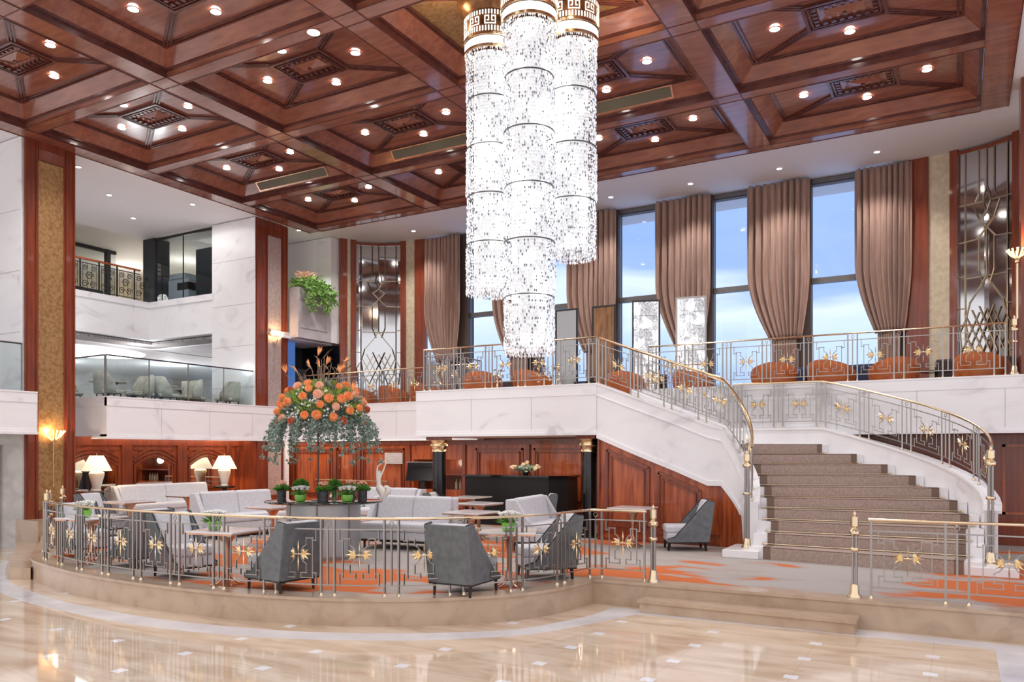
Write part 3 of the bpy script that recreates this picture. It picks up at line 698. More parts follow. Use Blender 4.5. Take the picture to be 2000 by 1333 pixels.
# ================================================================== RAILINGS
class Path3:
    def __init__(s, pts):
        s.p = [Vector(q) for q in pts]; s.c = [0]
        for a, b in zip(s.p, s.p[1:]): s.c.append(s.c[-1]+math.hypot(b.x-a.x, b.y-a.y))
        s.L = s.c[-1]
    def at(s, u, v=0, n=0):
        u = max(0, min(s.L, u)); i = 0
        while i < len(s.c)-2 and s.c[i+1] < u: i += 1
        t = (u-s.c[i])/max(1e-9, s.c[i+1]-s.c[i]); p = s.p[i].lerp(s.p[i+1], t)
        d = s.p[i+1]-s.p[i]; nn = Vector((-d.y, d.x, 0)).normalized()
        return Vector((p.x, p.y, p.z+v))+nn*n
    def span(s, u0, u1, step=.15):
        n = max(1, int(abs(u1-u0)/step)); return [u0+(u1-u0)*i/n for i in range(n+1)]
def railing(P, label, H=.93, W=.62, g=.085, brass_ends=False, topr=.017, lean=0, fine=True, group=None, steel='steel', s0=False, sN=False):
    """P: Path3 of the base line. Units of one scroll panel between pairs of posts."""
    k = H/.93
    n = max(1, round((P.L-2*g)/(W+2*g))); unit = (P.L-2*g)/n; Wp = unit-2*g
    root = thing('ornamental_railing', P.at(P.L/2)); base = root.location.copy()
    inv = Matrix.Translation(-base)
    tag(root, label, 'railing', group)
    def fin(mb, name, m, par=root, sm=False):
        mb.xf(inv); return mb.build(name, m, par, sm)
    ua, ub = (2*g-.03 if s0 else 0), (P.L-2*g+.03 if sN else P.L)
    full = P.span(ua, ub, .12)
    hr = MB(); hr.tube([P.at(u, H) for u in full], topr, 8); fin(hr, 'handrail', 'brass', sm=True)
    for nm, v in (('upper_rail', .80*k), ('lower_rail', .13*k)):
        a = MB()
        for u0, u1 in zip(full, full[1:]): a.bar(P.at(u0, v), P.at(u1, v), .012, .016)
        fin(a, nm, steel)
    def post(u):
        global BARN
        a = MB(); a.bar(P.at(u, .03), P.at(u, H-.01), .025); o = fin(a, 'post', steel)
        if fine:
            b = P.at(u); f = MB(); f.lathe([(.026, 0), (.024, .012), (.013, .035), (.013, .05)], b, 8); f.xf(inv); f.build('foot', 'brass', o, True)
    def baluster(u):
        a = MB(); a.bar(P.at(u, .13*k), P.at(u, .80*k), .020); a.bar(P.at(u, .80*k), P.at(u, .835*k), .010)
        c = P.at(u, .868*k); t = (P.at(u+.02)-P.at(u-.02)); t.z = 0; t.normalize()
        ring = [c+t*(.026*math.cos(q*PI/6))+Vector((0, 0, .028*math.sin(q*PI/6))) for q in range(13)]
        a.tube(ring, .006, 5, cap=False); fin(a, 'baluster', steel)
    def scroll(u0):
        uc = u0+Wp/2; sx = Wp/.62
        def pt(x, v): return P.at(uc+x*sx, v*k)
        a = MB(); w = .021
        def poly(pts, w=w):
            for p, q in zip(pts, pts[1:]):
                m = max(1, int(abs(p[0]-q[0])/.12))
                for i in range(m): a.bar(pt(lerp(p[0], q[0], i/m), lerp(p[1], q[1], i/m)), pt(lerp(p[0], q[0], (i+1)/m), lerp(p[1], q[1], (i+1)/m)), w, .010, ext=w*.4)
        for s_ in (-1, 1):
            arcp = [(s_*(.155-.117*math.cos(math.radians(t))), .493+.125*math.sin(math.radians(t))) for t in (68, 45, 22, 0, -22, -45, -68)]
            poly([(s_*.115, .61+.0), (s_*.115, .69), (s_*.20, .69), (s_*.20, .21), (s_*.045, .21), (s_*.045, .27), (s_*.115, .27), (s_*.115, .375)])
            poly([(s_*.115, .61)]+arcp+[(s_*.115, .375)], .013)
            poly([(s_*.20, .665), (s_*.245, .665), (s_*.245, .80)]); poly([(s_*.20, .27), (s_*.245, .27), (s_*.245, .13)])
        o = fin(a, 'scroll_panel', steel)
        g_ = MB(); n_ = P.at(uc, .493*k, 1)-P.at(uc, .493*k)
        c = pt(0, .493); t = (pt(.02, .5)-pt(-.02, .5)); t.normalize(); up = Vector((0, 0, 1))
        g_.ball(c, .017, 6, 4)
        for dv, ln in ((1, .17), (-1, .22)):
            g_.add([c+up*dv*.01, c+up*dv*ln*.45+t*.011, c+up*dv*ln, c+up*dv*ln*.45-t*.011, c+up*dv*ln*.45+n_*.011, c+up*dv*ln*.45-n_*.011],
                   [(0, 1, 4), (1, 2, 4), (2, 3, 4), (3, 0, 4), (0, 5, 1), (1, 5, 2), (2, 5, 3), (3, 5, 0)])
        for s_ in (-1, 1):
            b0 = c+t*s_*.055
            for ang in (-62, -32, 0, 32, 62):
                d = t*s_*math.cos(math.radians(ang))+up*math.sin(math.radians(ang)); ln = .135 if ang == 0 else .115 if abs(ang) < 40 else .08
                q = b0-t*s_*.012; x = d.cross(n_).normalized()
                g_.add([q, q+d*ln*.55+x*.018, q+d*ln, q+d*ln*.55-x*.018, q+d*ln*.5+n_*.016, q+d*ln*.5-n_*.016], [(0, 1, 4), (1, 2, 4), (2, 3, 4), (3, 0, 4), (0, 5, 1), (1, 5, 2), (2, 5, 3), (3, 5, 0)])
            g_.bar(c, b0, .012)
        g_.xf(inv); g_.build('gilt_leaf_spray', 'gold', o)
    for i in range(n+1):
        u = i*unit
        if not (i == 0 and s0): post(u)
        if not ((i == 0 and s0) or (i == n and sN)): baluster(u+g)
        if not (i == n and sN): post(u+2*g)
        if i < n: scroll(u+2*g)
    return root
def z3(path, z): return [(p[0], p[1], z) for p in path]
# platform railings
rp = inset(SE, .14)
front = Path3(z3(rp[12:-1]+[(-4.42, 10.02), (-4.28, 10.08), (-3.50, 10.10)], ZP))
railing(front, 'long curved steel and brass railing along the round front of the raised lounge', sN=True)
rr = Path3([(-1.13, 10.20, ZP), (1.0, 10.32, ZP), (3.1, 10.42, ZP)])
railing(rr, 'railing in front of the staircase foot at the right edge of the platform', W=.77, g=.115, s0=True)
railing(Path3([(-16.9, 11.2, ZP), (-15.7, 10.3, ZP)]), 'short railing behind the grey chairs beside the gold column', fine=False)
railing(Path3([(-16.1, 17.0, ZP), (-13.4, 16.9, ZP)]), 'low railing in front of the back wall behind the sofas', fine=False)
# mezzanine railings
railing(Path3([(-10.45, 16.9, 3.42), (-10.45, 14.5, 3.42)]), 'railing along the left end of the marble landing box', H=.92, fine=False)
railing(Path3([(-10.45, 14.47, 3.42), (-6.25, 14.47, 3.42)]), 'straight railing on top of the marble landing box behind the chandeliers', H=.92)
railing(Path3([(-5.9, 16.5, 3.42), (.72, 16.5, 3.42)]), 'long railing of the upper lounge above the staircase, rust armchairs behind it', H=.93)
railing(Path3([(-17.1, 17.4, 3.41), (-10.7, 17.1, 3.41)]), 'railing of the mezzanine behind the big flower arrangement', H=.90, fine=False)
# stair railings
pi_ = [(-6.2, 14.46, 3.415), (-3.95, 14.46, 2.56)]+[(*ip(f, .665), zin(f)+.005) for f in range(90, -1, -8)]
railing(Path3(pi_), 'curving stair railing on the inner side with thick brass handrail', H=.90, W=.48, g=.075, topr=.026)
po_ = [(*op(t, 3.03, 2.50), zout(t)+.01) for t in range(0, 91, 5)]+[(-3.2, 16.25, 2.53), (-4.0, 16.25, 2.53)]
railing(Path3(po_), 'outer curved stair railing sweeping down to the right hand newel', H=.90, topr=.02)
railing(Path3([(-4.1, 16.25, 2.56), (-6.15, 16.25, 3.40)]), 'rear railing of the upper stair flight seen through the inner railing', H=.9, fine=False)

# newel posts
def newel(loc, h, label, big=False):
    t = thing('newel_post', loc); tag(t, label, 'post')
    r = .036 if not big else .045
    MB().lathe([(r+.045, 0), (r+.045, .02), (r+.02, .05), (r+.012, .14), (r, .16)], n=16).build('base', 'brass', t, True)
    for a in range(4):
        x, y = r*.75*math.cos(PI/4+a*PI/2), r*.75*math.sin(PI/4+a*PI/2)
        MB().tube([(x, y, .10), (x, y, h-.20)], .013 if not big else .016, 8).build('shaft', 'steel', t, True)
    MB().lathe([(r+.012, 0), (r+.02, .01), (r+.02, .035), (r+.012, .045)], (0, 0, h*.55), 16).build('collar', 'brass', t, True)
    MB().lathe([(r+.01, h-.26), (r+.03, h-.24), (r+.03, h-.21), (r+.005, h-.19), (r-.01, h-.17), (r+.012, h-.15), (r+.012, h-.04), (r-.02, h-.03), (.02, h-.02), (.022, h), (.002, h+.03)], n=16).build('finial', 'brass', t, True)
newel((-3.54, 10.08, ZP), 1.0, 'brass and steel newel post at the left side of the platform steps')
newel((-1.08, 10.20, ZP), 1.0, 'brass and steel newel post in front of the stairs, end of the right railing')
newel((-3.08, 13.42, .46), 1.60, 'tall newel post at the foot of the inner stair railing', True)
newel((.40, 13.28, .46), 1.66, 'tall newel post at the foot of the outer stair railing, far right', True)
newel((.85, 16.46, 3.42), 1.02, 'newel post ending the upper lounge railing at the right edge')
newel((-14.6, 8.5, ZP), 1.0, 'slender newel post at the left end of the curved lounge railing')
newel((-13.75, 7.95, ZP), 1.05, 'newel post just right of the leftmost one beside the corner step')
newel((-16.3, 9.75, ZP), 1.0, 'newel post farthest left in front of the marble plinth')

# glass balustrades
def glass_rail(a, b, z, n, label, h=.98):
    t = thing('glass_balustrade', (a[0], a[1], z)); tag(t, label, 'balustrade')
    A = Vector((0, 0, 0)); B = Vector((b[0]-a[0], b[1]-a[1], 0)); d = B.normalized()
    for k in range(n):
        p, q = A.lerp(B, k/n)+d*.01, A.lerp(B, (k+1)/n)-d*.01
        m_ = MB(); m_.bar(p+Vector((0, 0, h/2)), q+Vector((0, 0, h/2)), .012, h-.03); m_.build('glass_pane', 'glass_green', t)
    for k in range(n+1):
        p = A.lerp(B, k/n); MB().bar(p, p+Vector((0, 0, h)), .022).build('post', 'steel', t)
    MB().bar(A+Vector((0, 0, h)), B+Vector((0, 0, h)), .04, .03).build('top_rail', 'darksteel', t)
glass_rail((-17.50, 11.5), (-17.50, 17.2), 3.37, 5, 'glass balustrade of the dining balcony in front of the sage chairs')
glass_rail((-19.2, 11.58), (-17.55, 11.5), 3.37, 1, 'short glass balustrade turning the corner beside the gold column')
glass_rail((-16.82, 6), (-16.82, 9.2), 3.31, 2, 'glass balustrade at the far left edge of the picture')

# ================================================================== CHANDELIERS
def chandelier(loc, ztop, zbot, tiers, label, fl=.05):
    """crystal drum hanging from the gilt coffer; loc is the drum axis"""
    t = thing('crystal_chandelier', (loc[0], loc[1], zbot)); tag(t, label, 'chandelier', None)
    H = ztop-zbot; R = .375; zc = 9.02-zbot
    # gilt collar up to the ceiling
    MB().lathe([(R+.03, H+.13), (R+.035, H+.20), (R+.035, H+.52), (R+.02, H+.54), (R+fl*.7, zc-.10), (R+fl*.8, zc-.06), (R+fl, zc), (R+fl, zc+.05)], n=40, cap=False).build('gilt_collar', 'collar', t, True)
    MB().lathe([(R+.02, H+.01), (R+.03, H+.02), (R+.03, H+.12), (R+.02, H+.13)], n=40, cap=False).build('light_band', 'lampglow2', t, True)
    a = MB(); a.lathe([(R+.03, H-.05), (R+.04, H-.04), (R+.04, H-.0), (R+.03, H+.01)], n=40, cap=False); a.lathe([(R+.04, H+.13), (R+.05, H+.14), (R+.05, H+.17), (R+.04, H+.18)], n=40, cap=False); a.build('brass_ring', 'brass', t, True)
    # light fret: key pattern and fluting on the collar
    a = MB(); rr_ = R+.042
    def cyl(a0, a1, z0, z1):
        m = max(1, int((a1-a0)/.08)); vs = []
        for i in range(m+1):
            q = a0+(a1-a0)*i/m; vs += [(rr_*math.cos(q), rr_*math.sin(q), z0), (rr_*math.cos(q), rr_*math.sin(q), z1)]
        a.add(vs, [(2*i, 2*i+2, 2*i+3, 2*i+1) for i in range(m)])
    for k in range(56):
        q = 2*PI*k/56; cyl(q, q+.055, H+.19, H+.27); cyl(q, q+.055, H+.44, H+.51)
    m = 10
    for k in range(m):
        q = 2*PI*k/m; w = .36/.42; u = w*.5
        zb, zt_ = H+.29, H+.42; th = .018; aw = th/rr_
        cyl(q, q+u, zb, zb+th); cyl(q, q+aw, zb, zt_); cyl(q+u-aw, q+u, zb, zt_); cyl(q, q+u*.42, zt_-th, zt_); cyl(q+u*.58, q+u, zt_-th, zt_)
        cyl(q+u*.42-aw, q+u*.42, zt_-.085, zt_); cyl(q+u*.58, q+u*.58+aw, zt_-.085, zt_); cyl(q+u*.2, q+u*.42, zt_-.085, zt_-.085+th); cyl(q+u*.58, q+u*.8, zt_-.085, zt_-.085+th)
    a.build('glowing_key_pattern', 'lampglow3', t)
    core = MB(); core.lathe([(R-.12, .12), (R-.12, H-.02)], n=24); core.build('light_core', 'glowcore', t, True)
    # tiers of crystals
    th = H/tiers
    rnd = random.Random(int(zbot*100))
    for k in range(tiers):
        z1 = H-k*th-.02; z0 = H-(k+1)*th+.02; a = MB(); last = k == tiers-1
        rk = R-.012*(k % 2)
        ns = 84; nb = int((z1-z0)/.05)
        for s_ in range(ns):
            q = 2*PI*(s_+.5*rnd.random())/ns
            for b in range(nb+(1 if last else 0)):
                if rnd.random() < .04: continue
                z = z1-(b+.5)*(z1-z0)/nb; w = .0135; hh = .024+.006*rnd.random(); rr = rk+rnd.uniform(-.012, .012); c, s__ = math.cos(q), math.sin(q)
                x, y = rr*c, rr*s__; tx, ty = -s__, c; tw = rnd.uniform(-.5, .5)
                ca, sa = math.cos(tw), math.sin(tw); ax, ay = tx*ca+c*sa, ty*ca+s__*sa; bx, by = ay, -ax
                a.add([(x, y, z+hh), (x+ax*w, y+ay*w, z), (x+bx*w*.7, y+by*w*.7, z), (x-ax*w, y-ay*w, z), (x-bx*w*.7, y-by*w*.7, z), (x, y, z-hh)],
                      [(0, 1, 2), (0, 2, 3), (0, 3, 4), (0, 4, 1), (5, 2, 1), (5, 3, 2), (5, 4, 3), (5, 1, 4)])
        a.build('crystal_tier', 'crystal', t)
        MB().lathe([(rk-.02, z1+.028), (rk+.004, z1+.03), (rk+.004, z1+.02), (rk-.02, z1+.018)], n=40, cap=False).build('tier_hoop', 'darksteel', t)
    a = MB(); a.lathe([(.0001, .03), (R-.04, .035)], n=24, cap=False)
    for ring in (.06, .14, .22, .30):
        for s_ in range(int(ring*110)):
            q = 2*PI*s_/int(ring*110); z = .0; x, y = ring*math.cos(q), ring*math.sin(q); a.add([(x, y, z+.03), (x+.014, y, z), (x, y+.014, z), (x-.014, y, z), (x, y-.014, z), (x, y, z-.03)], [(0, 1, 2), (0, 2, 3), (0, 3, 4), (0, 4, 1), (5, 2, 1), (5, 3, 2), (5, 4, 3), (5, 1, 4)])
    a.build('crystal_base', 'crystal', t)
chandelier((-5.44, 10.13), 8.28, 3.50, 6, 'longest crystal drum chandelier, nearest of the three, hanging in the middle')
chandelier((-5.12, 10.89), 8.28, 5.02, 4, 'shortest crystal drum chandelier, hanging behind to the right of the longest')
chandelier((-6.40, 10.63), 8.28, 4.54, 5, 'crystal drum chandelier of middle length, hanging to the left of the longest', .15)

# ================================================================== WINDOWS AND CURTAINS
WY = 20.45
CX = [-14.59, -12.13, -9.69, -7.07, -4.65, -2.14]
a = MB(); a.box(-17, 4, WY+.1, WY+.3, ZM-.2, ZM+.25); a.box(-17, 4, WY+.1, WY+.3, ZC-.12, ZC+.1); a.box(-20, -14.9, WY+.1, WY+.3, ZM, ZC); a.box(-.95, 6, WY+.1, WY+.3, ZM, ZC)
struct(a.build('wall_window', 'pier'))
for i, x in enumerate(CX):
    a = MB(); a.box(x+.75, x+1.5 if i < 5 else -.9, WY-.02, WY+.3, ZM, ZC); struct(a.build('window_pier', 'pier'))
edges = [(-13.1, -12.13+.75), (-10.63, -9.69+.75), (-8.19, -7.07+.75), (-5.57, -4.65+.75), (-3.15, -2.14+.75)]
edges = [(CX[i]+1.45, CX[i+1]+.8) for i in range(5)]
edges.insert(0, (-15.0, -13.8))
for k, (x0, x1) in enumerate(edges):
    w = struct(thing('window_%d' % (k+1), ((x0+x1)/2, WY, ZM)))
    xx0, xx1 = x0-(x0+x1)/2, x1-(x0+x1)/2
    MB().box(xx0, xx1, .16, .17, .2, ZC-ZM).build('pane', 'glass', w)
    a = MB(); a.box(xx0, xx1, .06, .18, 3.08, 3.22); a.box(xx0, xx0+.06, .06, .18, .2, ZC-ZM); a.box(xx1-.06, xx1, .06, .18, .2, ZC-ZM); a.box(xx0, xx1, .06, .18, ZC-ZM-.1, ZC-ZM); a.build('frame', 'mullion', w)
def curtain(x0, w, label):
    t = thing('curtain', (x0+w/2, 20.22, ZM)); tag(t, label, 'curtain', 'brown velvet curtains gathered low on the tall windows')
    nz, nx, folds = 26, 110, 9.5; zb, zt_ = 1.72, ZC-ZM-.03; vs = []; fs = []
    for i in range(nz+1):
        tt = i/nz; z = zb+(zt_-zb)*tt
        q = min(1, tt/.45); cl = lerp(0, 0.0, tt)+.50*(1-math.sin(q*PI/2)) ; ww = w*(1-cl)
        cx_ = .18*(1-math.sin(q*PI/2))*w
        for j in range(nx+1):
            u = j/nx; ph = u*folds*2*PI+.8*math.sin(u*7+1.3)
            dpt = (.075+.03*math.sin(u*11))*(1-.25*cl)
            x = -w/2+cx_+ (u)*ww+ (w-ww)*.38+ .02*math.sin(ph*2+1); y = dpt*math.sin(ph)+.015*math.sin(3*ph+z)
            vs.append((x, y, z))
    for i in range(nz):
        for j in range(nx): k = i*(nx+1)+j; fs.append((k, k+1, k+nx+2, k+nx+1))
    o = MB().add(vs, fs).build('drape', 'curtain', t, 2); s_ = o.modifiers.new('thick', 'SOLIDIFY'); s_.thickness = .012
    # gathered tail below the tie
    vs = []; fs = []; nz = 8
    for i in range(nz+1):
        tt = i/nz; z = 0.03+(zb-.03)*tt; ww = w*lerp(.36, .40, tt)
        for j in range(nx+1):
            u = j/nx; ph = u*folds*2*PI; x = -w/2+.18*w+(w-w*.4)*.38+w*.40/2-ww/2+u*ww+.0; vs.append((x, .03*math.sin(ph)+.02, z))
    for i in range(nz):
        for j in range(nx): k = i*(nx+1)+j; fs.append((k, k+1, k+nx+2, k+nx+1))
    o = MB().add(vs, fs).build('gathered_tail', 'curtain', t, 2); s_ = o.modifiers.new('thick', 'SOLIDIFY'); s_.thickness = .012
cw = ['leftmost brown curtain beside the pale gold pilaster', 'brown curtain mostly hidden behind the crystal chandeliers', 'brown curtain just right of the chandeliers', 'brown curtain behind the bright mirror screen', 'full brown curtain with clear window on both sides, second from the right', 'rightmost brown curtain beside the mahogany pilaster']
for i, x in enumerate(CX): curtain(x, [1.32, 1.5, 1.52, 1.5, 1.5, 1.2][i], cw[i])

# curved end panels (pilasters and art glass)
def end_panels(pts, segs, label_side):
    # pts polyline; segs (t0,t1,kind) in normalised arclength
    P = Path3(z3(pts, ZM))
    for t0, t1, kind in segs:
        us = P.span(t0*P.L, t1*P.L, .12); path = [(P.at(u).x, P.at(u).y) for u in us]; n = len(path)
        if kind == 'glass': continue
        a = MB(); dd = .08 if kind == 'wood_dark' else .03
        path = inset(path, -dd*SIDE); a.strip(path, [ZM]*n, [ZC+.02]*n, .12, SIDE); struct(a.build('pilaster', kind))
    return P
SIDE = -1
PL = end_panels([(-16.95, 18.95), (-16.6, 19.5), (-16.15, 19.9), (-15.5, 20.2), (-14.6, 20.38)][::-1], [(0, .14, 'wood_dark'), (.14, .25, 'gold_pale'), (.25, .31, 'wood_dark'), (.82, .88, 'wood_dark'), (.88, .92, 'gold_pale'), (.92, 1, 'wood_dark')], 'l')
SIDE = 1
PR = end_panels([(-1.05, 20.38), (-.5, 20.3), (0, 20.15), (.5, 19.95), (1.0, 19.65), (1.5, 19.25), (2.0, 18.7)], [(0, .13, 'wood_dark'), (.13, .255, 'gold_pale'), (.255, .30, 'wood_dark'), (.62, .75, 'wood_dark'), (.75, .9, 'gold_pale'), (.9, 1, 'wood_dark')], 'r')
def art_glass(P, u0, u1, label, side):
    mid = P.at((u0+u1)/2); t = thing('art_glass_panel', mid); tag(t, label, 'decorative glass')
    inv = Matrix.Translation(-mid); Wd = u1-u0; z1 = ZC-ZM-.12
    us = P.span(u0, u1, .1); n = len(us)
    a = MB(); path = [(P.at(u).x, P.at(u).y) for u in us]; a.strip(path, [ZM+.1]*n, [ZC-.1]*n, .02, side); a.xf(inv); a.build('mirror_backing', 'artglass_back', t)
    a = MB()
    def pt(x, v): return P.at(u0+x*Wd, v, -.02*side)
    def pl(pts, w=.032):
        for p, q in zip(pts, pts[1:]):
            m = max(1, int(abs(p[0]-q[0])/.2))
            for i in range(m): a.bar(pt(lerp(p[0], q[0], i/m), lerp(p[1], q[1], i/m)), pt(lerp(p[0], q[0], (i+1)/m), lerp(p[1], q[1], (i+1)/m)), w, .02, ext=.004)
    for x in (.12, .88): pl([(x, .1), (x, z1)])
    for x in (.5,): pl([(x, z1), (x, z1-.85)]); pl([(x, z1-1.72), (x, 2.8)])
    for s_ in (-1, 1):
        pl([(.5+s_*.14, z1), (.5+s_*.14, z1-.95), (.5+s_*.21, z1-1.12)])
        pl([(.5+s_*.5, z1-1.12), (.5+s_*.08, z1-1.12)])
        pl([(.5, z1-.82), (.5+s_*.06, z1-1.0), (.5+s_*.07, z1-1.15), (.5, z1-1.36)])
        pl([(.5+s_*.24, z1-1.16), (.5+s_*.14, z1-1.48), (.5-s_*.02, z1-1.72), (.5-s_*.16, z1-1.92), (.5-s_*.5, z1-1.95)])
        pl([(.5+s_*.14, z1-1.92), (.5+s_*.14, 2.9), (.5+s_*.06, 2.6)])
        pl([(.5, z1-1.36), (.5+s_*.12, z1-1.5)])
        pl([(.5+s_*.38, z1-2.7), (.5+s_*.5, z1-2.7)]); pl([(.5+s_*.38, z1-3.4), (.5+s_*.5, z1-3.4)])
        # woven lattice low down
        lo = lambda pts: pl([(x_, .35+1.25*v_) for x_, v_ in pts])
        for k in range(5):
            x = .5+s_*(-.30+k*.13)
            p0 = (x-s_*.16, .62+.0*k); p1 = (x+s_*.17, 1.42-.05*abs(k-2)); lo([p0, p1])
        lo([(.5, 1.95), (.5+s_*.12, 1.75), (.5+s_*.30, 1.5), (.5+s_*.38, 1.2), (.5+s_*.33, .85), (.5+s_*.15, .5), (.5, .40)])
        lo([(.5+s_*.15, .5), (.5+s_*.3, .30), (.5+s_*.2, .12)]); lo([(.5+s_*.38, 1.2), (.5+s_*.48, 1.0), (.5+s_*.44, .6)])
    pl([(.12, z1-2.75), (.88, z1-2.75)])
    a.xf(inv); a.build('leading', 'brass_dull', t)
    a = MB()
    for k in range(2):
        v = (.1, z1+.05)[k]; pl2 = [(0, v), (1, v)]
        for p, q in zip(us, us[1:]): a.bar(P.at(p, v, -.01*side), P.at(q, v, -.01*side), .06, .08)
    a.xf(inv); a.build('frame', 'wood_dark', t)
art_glass(PL, PL.L*.31, PL.L*.82, 'tall leaded mirror glass panel between gold pilasters, left end of the window wall', -1)
art_glass(PR, PR.L*.30, PR.L*.62, 'tall leaded art glass panel at the far right above the staircase', 1)
a = MB().box(.97, 1.75, 16.75, 17.35, ZM, ZC); struct(a.build('end_column', 'wood_dark'))
struct(MB().box(1.2, 6, 19.6, 19.8, ZM, ZC).build('wall_right_upper', 'plaster'))

# planter ledge on the left, beyond column two
a = MB().box(-17.35, -17.0, 17.22, 18.6, 5.45, 6.95); a.box(-19, -17.35, 16.5, 18.62, 5.45, 5.6); struct(a.build('planter_ledge', 'greymarble2'))
struct(MB().box(-17.6, -17.0, 18.62, 19.0, 5.45, ZC).build('wall_ledge_pier', 'white'))
struct(MB().box(-19.2, -19.0, 16.4, 18.62, 5.6, ZC).build('wall_ledge_back', 'plaster'))
struct(MB().box(-19.2, -17.6, 18.62, 18.8, 5.6, ZC).build('wall_ledge_side', 'plaster'))
a = MB(); a.box(-16.99, -16.975, 17.3, 18.45, 5.75, 5.80); a.box(-16.99, -16.975, 17.3, 18.45, 6.6, 6.65); a.box(-16.99, -16.975, 17.3, 17.35, 5.8, 6.6); a.box(-16.99, -16.975, 18.4, 18.45, 5.8, 6.6); struct(a.build('ledge_moulding', 'greymarble2'))
struct(MB().box(-19.2, -18.6, 16.8, 20.6, ZM, 5.45).build('wall_behind_flowers', 'dim'))  # dark colour stands in for shade in the opening under the ledge
struct(MB().box(-19.2, -17.0, 19.0, 19.2, ZM, 5.45).build('wall_dark_return', 'black'))  # black colour gives the same opening its unlit end
struct(MB().box(-17.9, -17.85, 17.3, 17.95, ZM, 5.44).build('window_8', 'blueglass'))
struct(MB().box(-20, -17.0, 18.98, 19.05, 5.4, 5.5).build('trim_4', 'pier'))
# trailing plants
def foliage(loc, label, n, w, d, h, drop, m, cat='plant', lf=.10, droops=8, flowers=True):
    t = thing('trailing_plant', loc); tag(t, label, cat); r = random.Random(5)
    a = MB(); b = MB(); st = MB()
    for k in range(n):
        x, y = r.uniform(-w/2, w/2), r.uniform(-d/2, d/2); z = r.uniform(0, h)*(1-abs(y/d))
        a.leaf((x, y, z), (r.uniform(-1, 1), r.uniform(-1, 1), r.uniform(-.2, .9)), lf*.5, lf*r.uniform(.8, 1.4))
    for q in range(droops):
        y = lerp(-d/2, d/2, (q+.5)/droops)+r.uniform(-.08, .08); ln = drop*r.uniform(.4, 1); pts = []
        for i in range(9):
            f = i/8; pts.append((w/2+.05+.12*math.sin(f*2)+.05*r.random(), y+.15*f*r.uniform(-1, 1), .1-ln*f))
        st.tube(pts, .006, 5)
        for p in pts:
            for _ in range(9): a.leaf((p[0]+r.uniform(-.05, .05), p[1]+r.uniform(-.09, .09), p[2]+r.uniform(-.05, .05)), (r.uniform(-.3, 1), r.uniform(-1, 1), r.uniform(-1, .3)), lf*.5, lf*r.uniform(.8, 1.3))
    a.build('leaves', m, t); st.build('stems', 'stem', t)
    if flowers:
        for k in range(50): p = (r.uniform(-w/4, w/2), r.uniform(-d/2, d*.1), h*r.uniform(.6, 1.15)); [b.leaf(p, (math.cos(c*1.2), math.sin(c*1.2), .6), .04, .06) for c in range(5)]
        b.build('small_flowers', 'peach', t)
foliage((-17.1, 17.85, 6.95), 'trailing green plant with pale flowers hanging over the marble ledge', 620, .5, 1.3, .42, .8, 'ivy', lf=.13)

# ------------------------------------------------------------------ upper floor on the left
cream = mat('cream_upper_wall', (.74, .68, .56), .7)
def ufascia():
    path = [(-22.1, 11.0), (-22.1, 15.97), (-19.2, 15.97)]
    a = MB(); n = 3; a.prism([(-22.1, 9), (-22.1, 15.97), (-19.15, 15.97), (-19.15, 16.3), (-22.4, 16.3), (-22.4, 9)], 5.60, 6.68)
    o = struct(a.build('upper_floor_front', 'white'))
    b = MB(); b.prism([(-22.06, 9), (-22.06, 15.93), (-19.15, 15.93), (-19.15, 16.3), (-22.4, 16.3), (-22.4, 9)], 6.55, 6.73); b.prism([(-22.07, 9), (-22.07, 15.94), (-19.15, 15.94), (-19.15, 16.3), (-22.4, 16.3), (-22.4, 9)], 5.55, 5.60); b.build('moulding', 'white', o)
ufascia()
struct(MB().prism([(-22.3, 9), (-22.3, 16.2), (-19.15, 16.2), (-19.15, 17.0), (-23.3, 17.0), (-23.3, 9)], 5.45, 5.52).build('slatted_soffit', 'slat'))
struct(MB().box(-32, -22.4, 6, 26, 6.45, 6.6).build('floor_upper', cream))
struct(MB().box(-22.5, -19.2, 16.2, 24, 6.45, 6.6).build('floor_upper_right', cream))
struct(MB().box(-32, -23.2, 6, 26, 5.42, 5.5).build('ceiling_restaurant', 'plaster'))
struct(MB().box(-23.3, -17.3, 16.9, 26, 5.42, 5.5).build('ceiling_restaurant_right', 'plaster'))
struct(MB().box(-29.2, -29, 6, 24, 6.6, ZC+.1).build('wall_upper_back', cream)); struct(MB().box(-29, -19.2, 20.9, 21.1, 6.6, ZC+.1).build('wall_upper_end', cream))
# glass front on the right part of the upper floor
gw = struct(thing('window_9', (-20.6, 16.05, 6.73)))
a = MB(); a.box(-1.3, -.02, 0, .012, 0, 1.95); a.box(.0, 1.4, 0, .012, 0, 1.95); a.build('pane', 'glass_dark', gw)
a = MB(); a.box(-1.5, 1.4, -.02, .03, 1.93, 2.0); a.box(-1.5, 1.4, -.02, .03, -.02, .02); a.box(-.02, .0, -.01, .02, 0, 1.95); a.build('frame', 'blackmetal', gw)
struct(MB().box(-22.45, -21.9, 16.0, 16.55, 6.7, ZC).build('wall_dark_pillar', 'dim'))
a = MB()
for k in range(3): a.box(-21.895, -21.885, 16.1, 16.22, 7.6+k*.14, 7.7+k*.14)
sw = a.build('switch_plates', 'steel'); tag(sw, 'stack of three small steel plates on the dark pillar of the upper floor', 'wall switch')
sw.location = (0, 0, 0)
